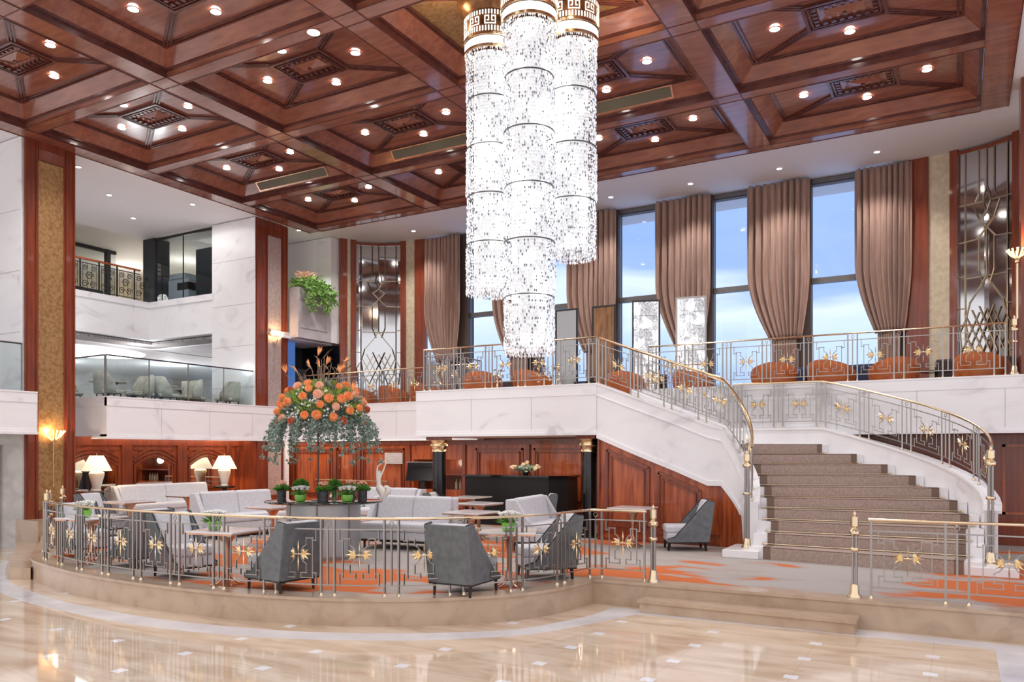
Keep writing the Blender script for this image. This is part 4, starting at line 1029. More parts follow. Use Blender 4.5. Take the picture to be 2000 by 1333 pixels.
# glass doors set back, with dark posts and long pull handles
gd = struct(thing('door_4', (-24.6, 14.6, 6.6)))
MB().box(0, .012, -3.6, 1.9, 0, 2.15).build('glass_leaf', 'glass_dark', gd)
a = MB()
for y in (-1.95, -1.2, 1.6, -3.6): a.box(-.06, .08, y-.06, y+.08, 0, 2.15)
a.box(-.04, .06, -3.6, 1.9, 2.05, 2.15); a.build('frame', 'blackmetal', gd)
for y in (.10, .28):
    MB().tube([(.07, y, .55), (.07, y, 1.5)], .018, 8).build('pull_handle', 'blackmetal', gd, True)
# wrought iron rail with wooden handrail
ir = thing('wrought_iron_railing', (-22.25, 14, 6.73)); tag(ir, 'black wrought iron railing with wooden handrail on the upper floor', 'railing')
MB().bar((0, -2.6, .98), (0, 1.75, .98), .07, .05).build('handrail', 'wood', ir)
a = MB(); a.bar((0, -2.6, .08), (0, 1.75, .08), .02); a.bar((0, -2.6, .86), (0, 1.75, .86), .02)
a.build('rails', 'ironwork', ir)
for k in range(8):
    y = -2.5+k*.58; MB().bar((0, y, 0), (0, y, .97), .035).build('post', 'ironwork', ir)
    a = MB()
    for cy, cz, rr in ((.15, .25, .11), (.40, .25, .11), (.28, .5, .13), (.15, .72, .09), (.42, .72, .09)):
        pts = [(0, y+cy+rr*(1-.045*q)*math.cos(q*.55), cz+rr*(1-.045*q)*math.sin(q*.55)) for q in range(18)]; a.tube(pts, .011, 5)
    for q in range(4): a.bar((0, y+.08+q*.14, .08), (0, y+.08+q*.14, .86), .009)
    a.build('scrollwork', 'ironwork', ir)
# office machine and dark cupboards behind the glass
om = thing('office_machine', (-21.2, 16.7, 6.60)); tag(om, 'pale office copier behind the upper floor glass', 'copier')
MB().box(-.5, .45, -.35, .35, 0, .85).build('body', 'cool', om, bevel=.02); MB().box(-.5, .2, -.3, .3, .88, 1.05).build('lid', 'cool', om, bevel=.02); MB().box(-.05, .47, -.37, .2, .5, .72).build('paper_tray', 'blackmetal', om)
cb = MB().box(-20.35, -19.3, 16.3, 17.1, 6.6, 8.25).build('cabinet', 'dim', None, bevel=.01); tag(cb, 'tall dark cabinet against the white pier behind the upper floor glass', 'cabinet')
cb = MB().box(-22.4, -21.0, 18.0, 18.7, 6.6, 8.0).build('cupboard', 'dim', None, bevel=.01); tag(cb, 'lower dark cupboard behind the copier on the upper floor', 'cabinet')
cb = MB().box(-26.2, -25.4, 12.2, 16.6, 6.6, 7.55).build('counter', 'dim', None, bevel=.01); tag(cb, 'dark counter deep in the room behind the glass doors', 'counter')
struct(MB().box(-32, -22, 8.8, 9, 6.6, ZC+.1).build('wall_upper_near', cream)); struct(MB().box(-32, -22, 6, 6.2, ZM, ZC).build('wall_restaurant_near', 'greymarble'))
struct(MB().box(-32, -22, 6, 26, ZC+.05, ZC+.15).build('ceiling_upper_room', 'plaster'))
for x, y in ((-27, 12), (-26, 18), (-23.5, 18.5), (-21.0, 19.2)): lamp('upper_room_fill', 'POINT', (x, y, 8.0), 26, (1, .95, .86), .2)  # added points without fixtures, lighting the upper room ceiling
lamp('upper_hall_lamp', 'AREA', (-19.6, 13.4, 8.70), 60, (1, .97, .95), size=(2.5, 4))

# ------------------------------------------------------------------ restaurant on the mezzanine
struct(MB().box(-32, -31.8, 6, 26, ZM-.6, 5.5).build('wall_restaurant_back', 'greymarble')); struct(MB().box(-32, -17.3, 25, 25.2, ZM, 5.5).build('wall_restaurant_end', 'greymarble'))
struct(MB().box(-32, -27, 6, 26, ZM-.2, ZM-.02).build('floor_restaurant', 'greymarble')); struct(MB().box(-27.5, -17.4, 17.0, 26, ZM-.2, ZM-.02).build('floor_restaurant_right', 'greymarble'))
cl = MB().lathe([(.0001, 0), (1.55, 0), (1.6, .02), (1.6, .05)], n=40, sx=1, sy=1.3).build('oval_ceiling_light', 'softglow', None); cl.location = (-25.4, 15.8, 5.37); tag(cl, 'large oval glowing ceiling panel over the restaurant, right of two', 'ceiling light', 'oval ceiling lights'); 
c2 = cl.copy(); C.objects.link(c2); c2.location = (-26.0, 11.9, 5.37); c2['label'] = 'oval glowing ceiling panel over the restaurant, at the gold column'
for x, y in ((-21.5, 12.5), (-22.5, 16.0), (-26.5, 14.0), (-26.5, 20), (-29, 17)): lamp('restaurant_fill', 'POINT', (x, y, 4.9), 42, (.94, .97, 1), .2)  # unseen points added to brighten the restaurant
for x, y in ((-20.5, 21), (-23.5, 22)): lamp('restaurant_fill', 'POINT', (x, y, 4.8), 40, (.94, .97, 1), .2)  # more added fill for the rear of the restaurant
a = MB().box(-22.6, -21.6, 19.2, 20.0, ZM, 4.75).build('service_station', 'dim', None, bevel=.01); tag(a, 'dark service cabinet behind the restaurant tables', 'cabinet')
a = MB().box(-20.6, -18.4, 18.4, 19.2, ZM, 4.72).build('service_shelf', 'darkgrey', None, bevel=.01); tag(a, 'grey service shelf beside the marble pier in the restaurant', 'shelf')
a = MB().box(-20.5, -19.6, 18.5, 19.0, 4.73, 5.02).build('storage_box', 'blackmetal', None, bevel=.01); tag(a, 'black box standing on the grey service shelf', 'box')
struct(MB().box(-21.5, -20.7, 19.6, 19.65, ZM, 5.0).build('window_10', 'blueglass'))
def dining_chair():
    t = thing('dining_chair'); 
    prof = []
    vs = []; fs = []; n = 14; rows = [(0.0, .30, .27), (.15, .42, .30), (.42, .52, .31), (.75, .86, .27)]
    k = 0; H = [.42, .55, .72, .92]
    for i, z in enumerate(H):
        for j in range(n+1):
            a_ = lerp(-105, 105, j/n); r = .29 if i < 3 else .27; zz = z if abs(a_) < 72 else lerp(z, min(z, .62), min(1, (abs(a_)-72)/33))
            vs.append((-.02-r*math.cos(math.radians(a_))*1.0-.06*max(0, z-.45), r*math.sin(math.radians(a_)), zz))
    for i in range(3):
        for j in range(n): fs.append((i*(n+1)+j, i*(n+1)+j+1, (i+1)*(n+1)+j+1, (i+1)*(n+1)+j))
    o = MB().add(vs, fs).build('backrest', 'cream', t, 2); s_ = o.modifiers.new('t', 'SOLIDIFY'); s_.thickness = .05; s_.offset = 0
    MB().box(-.27, .27, -.26, .26, .38, .48).build('seat', 'cream', t, bevel=.04)
    for x, y in ((.2, .2), (.2, -.2), (-.2, .2), (-.2, -.2)): MB().tube([(x*1.1, y*1.1, 0), (x, y, .40)], [.013, .02], 8).build('leg', 'leg', t, True)
    return t
dc = dining_chair(); tag(dc, 'x', 'chair', 'sage dining chairs behind the glass balustrade'); df = [True]
for x, y, r, lb in ((-18.15, 12.0, 1.35, 'sage dining chair nearest the gold column, turned to the right'), (-18.2, 12.88, -1.7, 'sage dining chair facing left, second from the gold column'), (-18.15, 13.6, 1.3, 'sage dining chair in the middle of the balcony, back to the left'), (-18.2, 14.38, -1.8, 'sage dining chair facing left, left of the marble pier'), (-18.7, 14.95, 1.0, 'sage dining chair just before the white marble pier'), (-18.0, 15.50, -2.9, 'rightmost sage dining chair in front of the white pier'), (-19.7, 11.9, .3, 'pale dining chair at the left edge behind the others')):
    put(dc, df, (x, y, ZM), r, lb)
def dining_table():
    t = thing('dining_table'); MB().lathe([(.0001, .72), (.42, .72), (.44, .735), (.44, .75), (.0001, .75)], n=28).build('tabletop', 'tabletop', t, True)
    MB().lathe([(.25, 0), (.24, .02), (.06, .12), (.045, .4), (.10, .6), (.26, .72)], n=20).build('pedestal', 'blackmetal', t, True); return t
dt = dining_table(); tag(dt, 'x', 'table', 'round tables of the restaurant'); dtf = [True]
for x, y, lb in ((-18.95, 12.5, 'round dining table between the two leftmost sage chairs'), (-18.95, 14.05, 'round dining table between the middle sage chairs'), (-19.5, 15.3, 'round dining table in front of the white marble pier'), (-21.5, 15.0, 'round dining table farther back in the restaurant')):
    put(dt, dtf, (x, y, ZM), 0, lb)

# ================================================================== LOUNGE FURNITURE
def lounge_chair(W=.62):
    t = thing('lounge_chair'); h = W/2
    # side wing profile (x forward, z up)
    prof = [(-.36, .16), (-.40, .40), (-.46, .86), (-.33, .875), (.02, .47), (.22, .24), (.36, .20), (.36, .15)]
    def side(y0, y1, name='side_panel'):
        a = MB(); n = len(prof); a.add([(x, y0, z) for x, z in prof]+[(x, y1, z) for x, z in prof], [tuple(range(n))[::-1], tuple(range(n, 2*n))]+[(i, (i+1) % n, n+(i+1) % n, n+i) for i in range(n)])
        a.build(name, 'grey', t, bevel=.008)
        b = MB(); yy = (y0+y1)/2; edge = [(x+.004, yy, z+.004) for x, z in prof[2:7]]
        b.tube(edge, .011, 6); b.build('piping', 'piping', t, True)
    side(-h, -h+.05); side(h-.05, h)
    a = MB(); a.add([(-.36, -h+.04, .16), (-.36, h-.04, .16), (-.46, h-.04, .86), (-.46, -h+.04, .86), (-.30, -h+.04, .16), (-.30, h-.04, .16), (-.40, h-.04, .86), (-.40, -h+.04, .86)],
                    [(0, 3, 2, 1), (4, 5, 6, 7), (0, 4, 7, 3), (1, 2, 6, 5), (3, 7, 6, 2), (0, 1, 5, 4)])
    a.build('back_panel', 'grey', t)
    a = MB(); a.add([(-.30, -h+.05, .42), (-.30, h-.05, .42), (-.41, h-.05, .87), (-.41, -h+.05, .87), (-.14, -h+.05, .42), (-.14, h-.05, .42), (-.31, h-.05, .88), (-.31, -h+.05, .88)],
                    [(0, 3, 2, 1), (4, 5, 6, 7), (0, 4, 7, 3), (1, 2, 6, 5), (3, 7, 6, 2), (0, 1, 5, 4)])
    a.build('back_cushion', 'lightgrey', t, bevel=.03)
    MB().box(-.30, .38, -h+.052, h-.052, .31, .44).build('seat_cushion', 'lightgrey', t, bevel=.035)
    MB().box(-.34, .36, -h+.052, h-.052, .16, .31).build('seat_base', 'lightgrey', t, bevel=.02)
    MB().box(-.36, .35, -h+.01, h-.01, .14, .165).build('frame', 'leg', t)
    for x, y in ((.32, h-.06), (.32, -h+.06), (-.30, h-.06), (-.30, -h+.06)):
        MB().tube([(x*1.04, y, 0), (x, y, .15)], [.018, .028], 4).build('leg', 'leg', t)
    return t
lc = lounge_chair(); tag(lc, 'x', 'armchair', 'charcoal wing chairs with pale grey seats'); lf = [True]
R_ = math.radians
for x, y, a_, lb in ((-5.30, 8.20, 92, 'charcoal leather chair seen from behind, right of the mirrored drum'),
                     (-7.46, 7.27, 172, 'charcoal leather chair seen from behind and side, facing the table to its left'),
                     (-9.42, 7.35, -8, 'charcoal chair with pale seat facing right towards the second flower table'),
                     (-10.85, 7.65, 178, 'charcoal chair with its back to the previous one, facing the leftmost flower table'),
                     (-12.65, 7.95, -12, 'pale grey fronted chair at the left end behind the railing'),
                     (-15.3, 10.0, 15, 'charcoal chair standing behind the leftmost flower vase by the gold column'),
                     (-4.98, 9.75, 222, 'pale grey fronted chair at the right end of the curved railing'),
                     (-4.22, 13.72, 206, 'single charcoal wing chair beside the sloping mahogany wall under the stairs'),
                     (-7.5, 14.2, 209, 'charcoal chair in front of the black counter'),
                     (-9.3, 13.7, 20, 'charcoal chair just right of the middle sofa, near the left black column')):
    put(lc, lf, (x, y, ZP), R_(a_), lb)
def sofa(loc, rz, W, label, arms=(1, 1), seams=1):
    t = thing('sofa', loc, rz); tag(t, label, 'sofa', None); h = W/2
    MB().box(-.42, -.28, -h, h, .18, .90).build('back', 'lightgrey', t, bevel=.03)
    n = seams+1
    for k in range(n):
        y0, y1 = lerp(-h+.06, h-.06, k/n), lerp(-h+.06, h-.06, (k+1)/n)
        MB().add([(-.28, y0, .44), (-.28, y1, .44), (-.32, y1, .93), (-.32, y0, .93), (-.10, y0, .44), (-.10, y1, .44), (-.20, y1, .91), (-.20, y0, .91)],
                 [(0, 3, 2, 1), (4, 5, 6, 7), (0, 4, 7, 3), (1, 2, 6, 5), (3, 7, 6, 2), (0, 1, 5, 4)]).build('back_cushion', 'lightgrey', t, bevel=.035)
    MB().box(-.28, .40, -h+.04, h-.04, .32, .47).build('seat_cushion', 'lightgrey', t, bevel=.04)
    MB().box(-.40, .38, -h+.01, h-.01, .17, .32).build('seat_base', 'lightgrey', t, bevel=.025)
    for s_, on in zip((-1, 1), arms):
        if on: MB().add([(x, s_*(h+dy), z) for dy in (-.02, .08) for x, z in ((-.42, .17), (-.42, .90), (-.22, .90), (.02, .52), (.02, .17))], [(0, 1, 2, 3, 4), (9, 8, 7, 6, 5), (0, 5, 6, 1), (1, 6, 7, 2), (2, 7, 8, 3), (3, 8, 9, 4), (4, 9, 5, 0)]).build('wing', 'lightgrey', t, bevel=.02)
    MB().box(-.38, .34, -h+.03, h-.03, .13, .17).build('plinth', 'leg', t)
    for x, y in ((.3, h-.08), (.3, -h+.08), (-.3, h-.08), (-.3, -h+.08)): MB().tube([(x, y, 0), (x, y, .14)], [.022, .03], 4).build('leg', 'leg', t)
sofa((-8.62, 11.45, ZP), R_(-84), 1.62, 'pale grey two-seat sofa in the middle, right of the mirrored drum table', (1, 0))
sofa((-12.9, 11.5, ZP), R_(-8), 1.75, 'pale grey two-seat sofa left of the flower arrangement', (1, 0))
sofa((-17.3, 13.1, ZP), R_(-2), 2.6, 'long pale grey sofa against the arched mahogany wall', (1, 0), 1)
sofa((-6.55, 12.75, ZP), R_(8), 1.5, 'pale grey sofa turned away to the right, behind the right flower table', (1, 1), 1)
sofa((-11.1, 13.9, ZP), R_(-90), 1.5, 'pale grey sofa farther back behind the white dancer figure', (1, 1), 1)

def cafe_table():
    t = thing('square_table')
    MB().box(-.36, .36, -.36, .36, .70, .725).build('tabletop', 'tabletop', t, bevel=.006)
    MB().box(-.35, .35, -.35, .35, .68, .70).build('edge_band', 'copper', t)
    a = MB(); a.lathe([(.045, .06), (.034, .2), (.033, .42), (.06, .56), (.13, .66), (.15, .68)], n=14)
    a.build('stem', 'copper', t, True)
    for k in range(4):
        q = k*PI/2+PI/4; c, s_ = math.cos(q), math.sin(q)
        for o_ in (-.2, .2):
            q2 = q+o_; MB().tube([(.02*c, .02*s_, .22), (.05*math.cos(q2), .05*math.sin(q2), .10), (.13*math.cos(q2), .13*math.sin(q2), .03), (.21*math.cos(q2), .21*math.sin(q2), .01)], [.014, .016, .014, .01], 6).build('foot', 'copper', t, True)
    return t
ct = cafe_table(); tag(ct, 'x', 'table', 'square stone topped tables on copper pedestals'); cf = [True]
for x, y, a_, lb in ((-8.28, 7.12, 10, 'square table with white flowers behind the railing, left of the nearest charcoal chair'), (-5.05, 8.86, 25, 'square table with white flowers at the right of the curved railing'), (-11.70, 7.45, 5, 'square table with white flowers at the left of the curved railing'),
                     (-7.15, 11.25, 0, 'square table right of the middle sofa'), (-8.24, 13.24, 0, 'square table in front of the black counter'), (-11.05, 10.55, 0, 'square table left of the mirrored drum'),
                     (-14.75, 10.2, 0, 'square table between the gold column and the long sofa'), (-15.6, 12.3, 0, 'square table in front of the long sofa by the arched wall'), (-5.15, 13.55, 0, 'square table under the sloping panelled wall'), (-9.5, 14.9, 0, 'square table beside the left black column')):
    put(ct, cf, (x, y, ZP), R_(a_), lb)
def bowl_flowers(scale=1, nm='flower_bowl', long=False):
    t = thing(nm); r = random.Random(3)
    MB().lathe([(.03, 0), (.06, .005), (.075, .04), (.072, .085), (.065, .09), (.06, .085), (.05, .02)], n=18).build('bowl', 'greenwater', t, True)
    a = MB()
    for k in range(26):
        q, e_ = r.uniform(0, 2*PI), r.uniform(.1, 1.2); d = (math.cos(q)*math.cos(e_), math.sin(q)*math.cos(e_), math.sin(e_)); a.leaf((d[0]*.03, d[1]*.03, .08), d, .022, .12)
    a.build('leaves', 'leafgreen', t)
    for k in range(9):
        q = k*2.4; rr = .025+.05*(k/9)**.5; c = Vector((rr*1.3*math.cos(q), rr*1.3*math.sin(q), .185-.45*rr)); b = MB()
        for j in range(7): b.leaf(c, (math.cos(j*.9), math.sin(j*.9), .8), .045, .06, (0, 0, 1))
        b.ball(c+Vector((0, 0, .014)), .024, 6, 4); b.build('blossom', 'whitepetal', t)
    return t
bf = bowl_flowers(); tag(bf, 'x', 'flowers', 'white flowers in green bowls'); bff = [True]
DT = 1.255
for x, y, z, lb in ((-8.38, 7.0, ZP+.725, 'white flowers in a green bowl on the left-centre railing table'), (-4.98, 8.72, ZP+.725, 'white flowers in a lime bowl on the right railing table'), (-11.72, 7.36, ZP+.725, 'white flowers in a green bowl on the leftmost railing table'),
                    (-9.30, 9.47, DT, 'white flowers in a green bowl on the black oval top, left one'), (-8.62, 9.82, DT, 'white flowers in a green bowl on the black oval top, right one')):
    put(bf, bff, (x, y, z), 0, lb, (1.25, 1.25, 1.25))
# mirrored drum with black oval top
dr = thing('drum_table', (-9.15, 9.85, ZP)); tag(dr, 'mirrored drum table with black oval top carrying the flowers', 'table')
MB().lathe([(.60, .04), (.60, .88)], n=48).build('mirrored_drum', 'drum', dr, True)
MB().lathe([(.62, 0), (.62, .05), (.60, .06)], n=48).build('plinth', 'steel', dr, True)
a = MB(); a.lathe([(.90, .88), (.97, .90), (.97, .92), (.95, .925)], n=56, sy=.72); a.xf(Matrix.Rotation(YAW, 4, 'Z')); a.build('oval_top', 'black_top', dr, True)
a = MB()
for q in (-1.9, -1.0, -.1, 2.2): a.box(.60*math.cos(q)-.012, .60*math.cos(q)+.012, .60*math.sin(q)-.012, .60*math.sin(q)+.012, .06, .87)
a.build('joint_strip', 'steel', dr)
def rel(u, v):  # along / across the oval top
    c, s_ = math.cos(YAW), math.sin(YAW); return (-9.15+u*c-v*s_, 9.85+u*s_+v*c)
# potted plants on the oval top
def pot(u, v, kind, label, h=.17):
    x, y = rel(u, v); t = thing('potted_plant', (x, y, DT)); tag(t, label, 'plant'); r = random.Random(int(u*100)+50)
    if kind == 'dark':
        MB().lathe([(.075, 0), (.078, h), (.068, h), (.066, .02)], n=20).build('pot', 'darkpot', t, True)
        a = MB()
        for k in range(110):
            q = r.uniform(0, 2*PI); e_ = r.uniform(-.1, 1.4); a.leaf((.05*math.cos(q), .05*math.sin(q), h), (math.cos(q)*math.cos(e_), math.sin(q)*math.cos(e_), math.sin(e_)+.2), .045, .07+.06*r.random())
        a.build('leaves', 'leafgreen', t)
        a = MB()
        for k in range(60): q = r.uniform(0, 2*PI); rr = .085*r.random()**.5; a.ball((rr*math.cos(q), rr*math.sin(q), h+.15-rr*.4+r.uniform(-.02, .02)), .012, 5, 3)
        a.build('blossoms', 'peach', t)
    else:
        MB().lathe([(.06, 0), (.065, .17), (.06, .17), (.055, .01)], n=20).build('vase', 'glass_green', t, True)
        a = MB()
        for k in range(420):
            q = r.uniform(0, 2*PI); e_ = math.asin(r.uniform(-.5, 1)); d = Vector((math.cos(q)*math.cos(e_), math.sin(q)*math.cos(e_), math.sin(e_)*.8)); c = Vector((0, 0, .24))+d*.09; a.leaf(c, d+Vector((0, 0, .3)), .022, .055)
        a.ball((0, 0, .24), .095, 12, 8, (1, 1, .8)); a.tube([(0, 0, .02), (0, 0, .2)], .03, 8); a.build('moss_ball', 'leafgreen', t)
pot(-.70, .0, 'dark', 'dark woven pot with small orange flowers, leftmost on the oval top')
pot(-.42, .15, 'glass', 'round green moss ball in a glass vase, left on the oval top')
pot(.06, -.25, 'dark', 'dark woven pot with orange flowers in front of the flower stand')
pot(.16, .05, 'glass', 'green ball in a glass vase right of the flower stand')
pot(.38, .32, 'dark', 'dark pot with green leaves at the back of the oval top')
pot(.64, .0, 'dark', 'dark woven pot with orange flowers, rightmost on the oval top beside the figure')
# white dancer figure
def figure():
    x, y = rel(.92, .12); t = thing('dancer_figurine', (x, y, DT+.04), YAW); tag(t, 'ivory figurine of a seated dancer reaching both arms up', 'sculpture')
    import bmesh
    V = [(0, 0, .08), (-.03, 0, .20), (-.035, 0, .30), (-.03, 0, .38), (-.025, 0, .42), (-.01, 0, .455),  # torso, neck, head
         (-.06, 0, .39), (-.05, 0, .52), (.05, 0, .60), (.10, 0, .625), (.12, 0, .69),
         (.01, .02, .39), (.05, .02, .47), (.095, .01, .60),
         (.06, -.01, .05), (.13, -.01, .09), (.14, -.01, .15), (.09, 0, .19), (.05, 0, .15)]
    Rr = [.085, .04, .038, .045, .018, .028, .02, .014, .011, .012, .007, .02, .014, .011, .07, .055, .05, .045, .03]
    E_ = [(0, 1), (1, 2), (2, 3), (3, 4), (4, 5), (3, 6), (6, 7), (7, 8), (8, 9), (9, 10), (3, 11), (11, 12), (12, 13), (0, 14), (14, 15), (15, 16), (16, 17), (17, 18)]
    me = bpy.data.meshes.new('dancer'); me.from_pydata(V, E_, []); o = bpy.data.objects.new('dancer_body', me); C.objects.link(o); o.parent = t
    sk = o.modifiers.new('skin', 'SKIN')
    for k, r in enumerate(Rr): me.skin_vertices[0].data[k].radius = (r, r)
    me.skin_vertices[0].data[0].use_root = True
    s_ = o.modifiers.new('sub', 'SUBSURF'); s_.levels = 2; s_.render_levels = 2; me.materials.append(M['ivory'])
figure()
# tall arrangement
fa = thing('flower_arrangement', (*rel(-.10, .02), DT)); tag(fa, 'huge orange and green flower arrangement on a tall thin black stand', 'flowers')
MB().tube([(0, 0, 0), (0, 0, 1.25)], .014, 10).build('stand', 'black', fa, True)
MB().lathe([(.11, 0), (.11, .012), (.02, .02)], n=24).build('stand_base', 'black', fa, True)
MB().lathe([(.03, 1.2), (.16, 1.26), (.2, 1.34), (.18, 1.36)], n=20).build('bowl', 'black', fa, True)
r = random.Random(11); FX, FZ = .10, 1.42
def sph(q, e_, rad, zr=.8): return Vector((FX+rad*math.cos(q)*math.cos(e_), rad*math.sin(q)*math.cos(e_), FZ+rad*zr*math.sin(e_)))
a = MB()
for k in range(2600):
    q = r.uniform(0, 2*PI); e_ = math.asin(r.uniform(-.35, 1)); rad = r.uniform(.35, .66); c = sph(q, e_, rad); d = (c-Vector((FX, 0, FZ-.1))).normalized()+Vector((r.uniform(-.5, .5), r.uniform(-.5, .5), r.uniform(-.3, .3)))
    a.leaf(c, d, .035, .09+.04*r.random())
a.ball((FX, 0, FZ), .42, 14, 10, (1, 1, .75)); a.build('leaf_mass', 'euca', fa)['kind'] = 'stuff'
a = MB()
for k in range(1300):
    q = r.uniform(0, 2*PI); e_ = math.asin(r.uniform(-.1, 1)); c = sph(q, e_, .60); cl_ = math.sin(q*5+1)*math.cos(e_*6)
    if cl_ < -.1: continue
    for j in range(3): a.leaf(c, (c-Vector((FX, 0, FZ-.1))).normalized()+Vector((r.uniform(-.7, .7), r.uniform(-.7, .7), r.uniform(-.2, .7))), .018, .13)
a.build('lime_spikes', 'lime', fa)['kind'] = 'stuff'
a = MB()
for k in range(1500):
    q = r.uniform(0, 2*PI); e_ = math.asin(r.uniform(-.35, .8)); c = sph(q, e_, r.uniform(.58, .70))
    if math.sin(q*7)*math.cos(e_*9) < .15: continue
    a.ball(c, .02, 5, 3)
a.build('white_filler', 'whitepetal', fa)['kind'] = 'stuff'
def bloom(c, rad, m, nm):
    d = (c-Vector((FX, 0, FZ-.15))).normalized(); b = MB(); b.ball(c, rad*.85, 10, 7)
    x = d.orthogonal().normalized(); y = d.cross(x)
    for ring in range(5):
        e_ = lerp(.05, 1.35, ring/4); nn = 14 if ring < 4 else 5
        for j in range(nn):
            q = 2*PI*j/nn+ring*.3; dd = (x*math.cos(q)+y*math.sin(q))*math.cos(e_)+d*math.sin(e_); b.leaf(c+dd*rad*.6, dd+d*.5, rad*.35, rad*.6, d)
    b.build(nm, m, fa)
spots = []
for k in range(900):
    q = r.uniform(-PI, 0.9) if r.random() < .85 else r.uniform(.9, PI); e_ = math.asin(r.uniform(-.25, .85)); c = sph(q, e_, .70)
    if all((c-s_).length > .160 for s_ in spots): spots.append(c)
    if len(spots) >= 62: break
for k, c in enumerate(spots):
    bloom(c, r.uniform(.062, .082), ['orange', 'peach', 'orange', 'orange', 'peach', 'orange', 'rust'][k % 7], 'round_bloom')
# hanging eucalyptus sprays
for k in range(64):
    q = -PI+2*PI*(k+.5)/64 + r.uniform(-.1, .1); ln = r.uniform(.3, .78); rad = r.uniform(.45, .62); b = MB(); pts = []
    c0 = sph(q, -.1, rad); d = Vector((math.cos(q), math.sin(q), 0)); out = r.uniform(.12, .42)
    for i in range(9): f = i/8; pts.append(c0+d*out*math.sin(f*1.4)+Vector((0, 0, .10*f-ln*f*f*1.1)))
    b.tube(pts, .004, 4)
    for i, p in enumerate(pts):
        for j in range(12):
            b.leaf(p+Vector((r.uniform(-.03, .03), r.uniform(-.03, .03), r.uniform(-.03, .03))), (r.uniform(-1, 1), r.uniform(-1, 1), r.uniform(-1, .6)), .04, .052)
    b.build('eucalyptus_spray', 'euca', fa)
# birds of paradise
for k in range(30):
    q = r.uniform(0, 2*PI); tilt = (.12+1.15*((k*7 % 30)/30))*(.55+.45*abs(math.cos(q))); d = Vector((math.cos(q)*math.sin(tilt), math.sin(q)*math.sin(tilt)*.6, math.cos(tilt))).normalized()
    ln = r.uniform(.95, 1.22)*(1-.15*tilt); o0 = Vector((FX, 0, FZ-.05)); tip = o0+d*ln*.88
    b = MB(); b.tube([o0, o0+d*ln*.5+Vector((0, 0, .02)), tip], [.010, .008, .006], 6); st = b.build('tall_stem', 'stem', fa, True)
    b = MB(); sd = Vector((-d.y, d.x, .0)); sd = sd.normalized() if sd.length > .05 else Vector((1, 0, 0))
    sd = Vector((1 if k % 2 else -1, .2, .3)).normalized()
    b.leaf(tip, sd+d*.4, .035, .2, d); b.build('beak', 'stem', fa)
    if k % 3 == 0:
        b = MB()
        for j in range(4): b.leaf(tip+sd*.02, d*1.1+sd*(.15+.28*j), .035, .17, d.cross(sd))
        b.build('orange_crest', 'orange', fa)
# table lamps
def tlamp(loc, label):
    t = thing('table_lamp', loc); tag(t, label, 'lamp', 'ivory ceramic table lamps')
    MB().lathe([(.10, 0), (.10, .03), (.085, .04), (.12, .2), (.165, .36), (.17, .42), (.12, .46), (.08, .47), (.08, .50), (.03, .51)], n=28).build('ceramic_base', 'ivory', t, True)
    o = MB().lathe([(.33, .47), (.15, .83)], n=36, cap=False).build('shade', 'shade', t, True); s_ = o.modifiers.new('t', 'SOLIDIFY'); s_.thickness = .006
    MB().lathe([(.01, .82), (.014, .86), (.002, .88)], n=8).build('finial', 'brass', t, True)
    lamp('table_lamp_bulb', 'POINT', (loc[0], loc[1], loc[2]+.62), 22, (1, .74, .42), .05)
tlamp((-17.55, 11.3, 1.14), 'ivory table lamp beside the gold column, left end of the long sofa')
tlamp((-17.5, 14.95, 1.12), 'ivory table lamp at the right end of the long sofa')
for x, y, lb in ((-17.55, 11.3, 'small dark side table under the lamp beside the gold column'), (-17.5, 14.95, 'small dark side table under the lamp at the right end of the long sofa')):
    t = thing('lamp_table', (x, y, ZP)); tag(t, lb, 'table')
    MB().lathe([(.26, .74), (.27, .76), (.27, .785), (.0001, .785)], n=24).build('top', 'leg', t, True); MB().lathe([(.18, 0), (.05, .05), (.03, .4), (.06, .74)], n=16).build('pedestal', 'leg', t, True)
# black counter with flowers
bk = thing('reception_counter', (-9.05, 16.0, ZP)); tag(bk, 'glossy black counter in front of the mahogany wall', 'counter')
MB().prism([(-1.30, 0), (.95, 0), (1.28, .35), (1.28, .85), (-1.30, .85)], 0, 1.14).build('body', 'blackdesk', bk)
MB().prism([(-1.34, -.04), (.97, -.04), (1.32, .33), (1.32, .9), (-1.34, .9)], 1.14, 1.18).build('worktop', 'black', bk)
t = thing('flower_vase', (-8.85, 16.3, ZP+1.18)); tag(t, 'cream rose arrangement standing on the black counter', 'flowers')
MB().lathe([(.06, 0), (.09, .06), (.08, .1)], n=14).build('vase', 'black', t, True); r = random.Random(2); b = MB()
for k in range(120): b.leaf((r.uniform(-.2, .2), r.uniform(-.1, .1), r.uniform(.08, .2)), (r.uniform(-1, 1), r.uniform(-1, 1), r.uniform(-.3, 1)), .05, .1)
b.build('leaves', 'euca', t)
for k in range(20):
    c = Vector((r.uniform(-.38, .38), r.uniform(-.12, .12), 0)); c.z = .30-.45*abs(c.x)+r.uniform(-.06, .06); b = MB(); b.ball(c, .035, 8, 5)
    for j in range(10): q = j*.63*2; b.leaf(c, (math.cos(q), math.sin(q), .7-.1*j), .05, .065, (0, 0, 1))
    b.build('rose', 'roses', t)
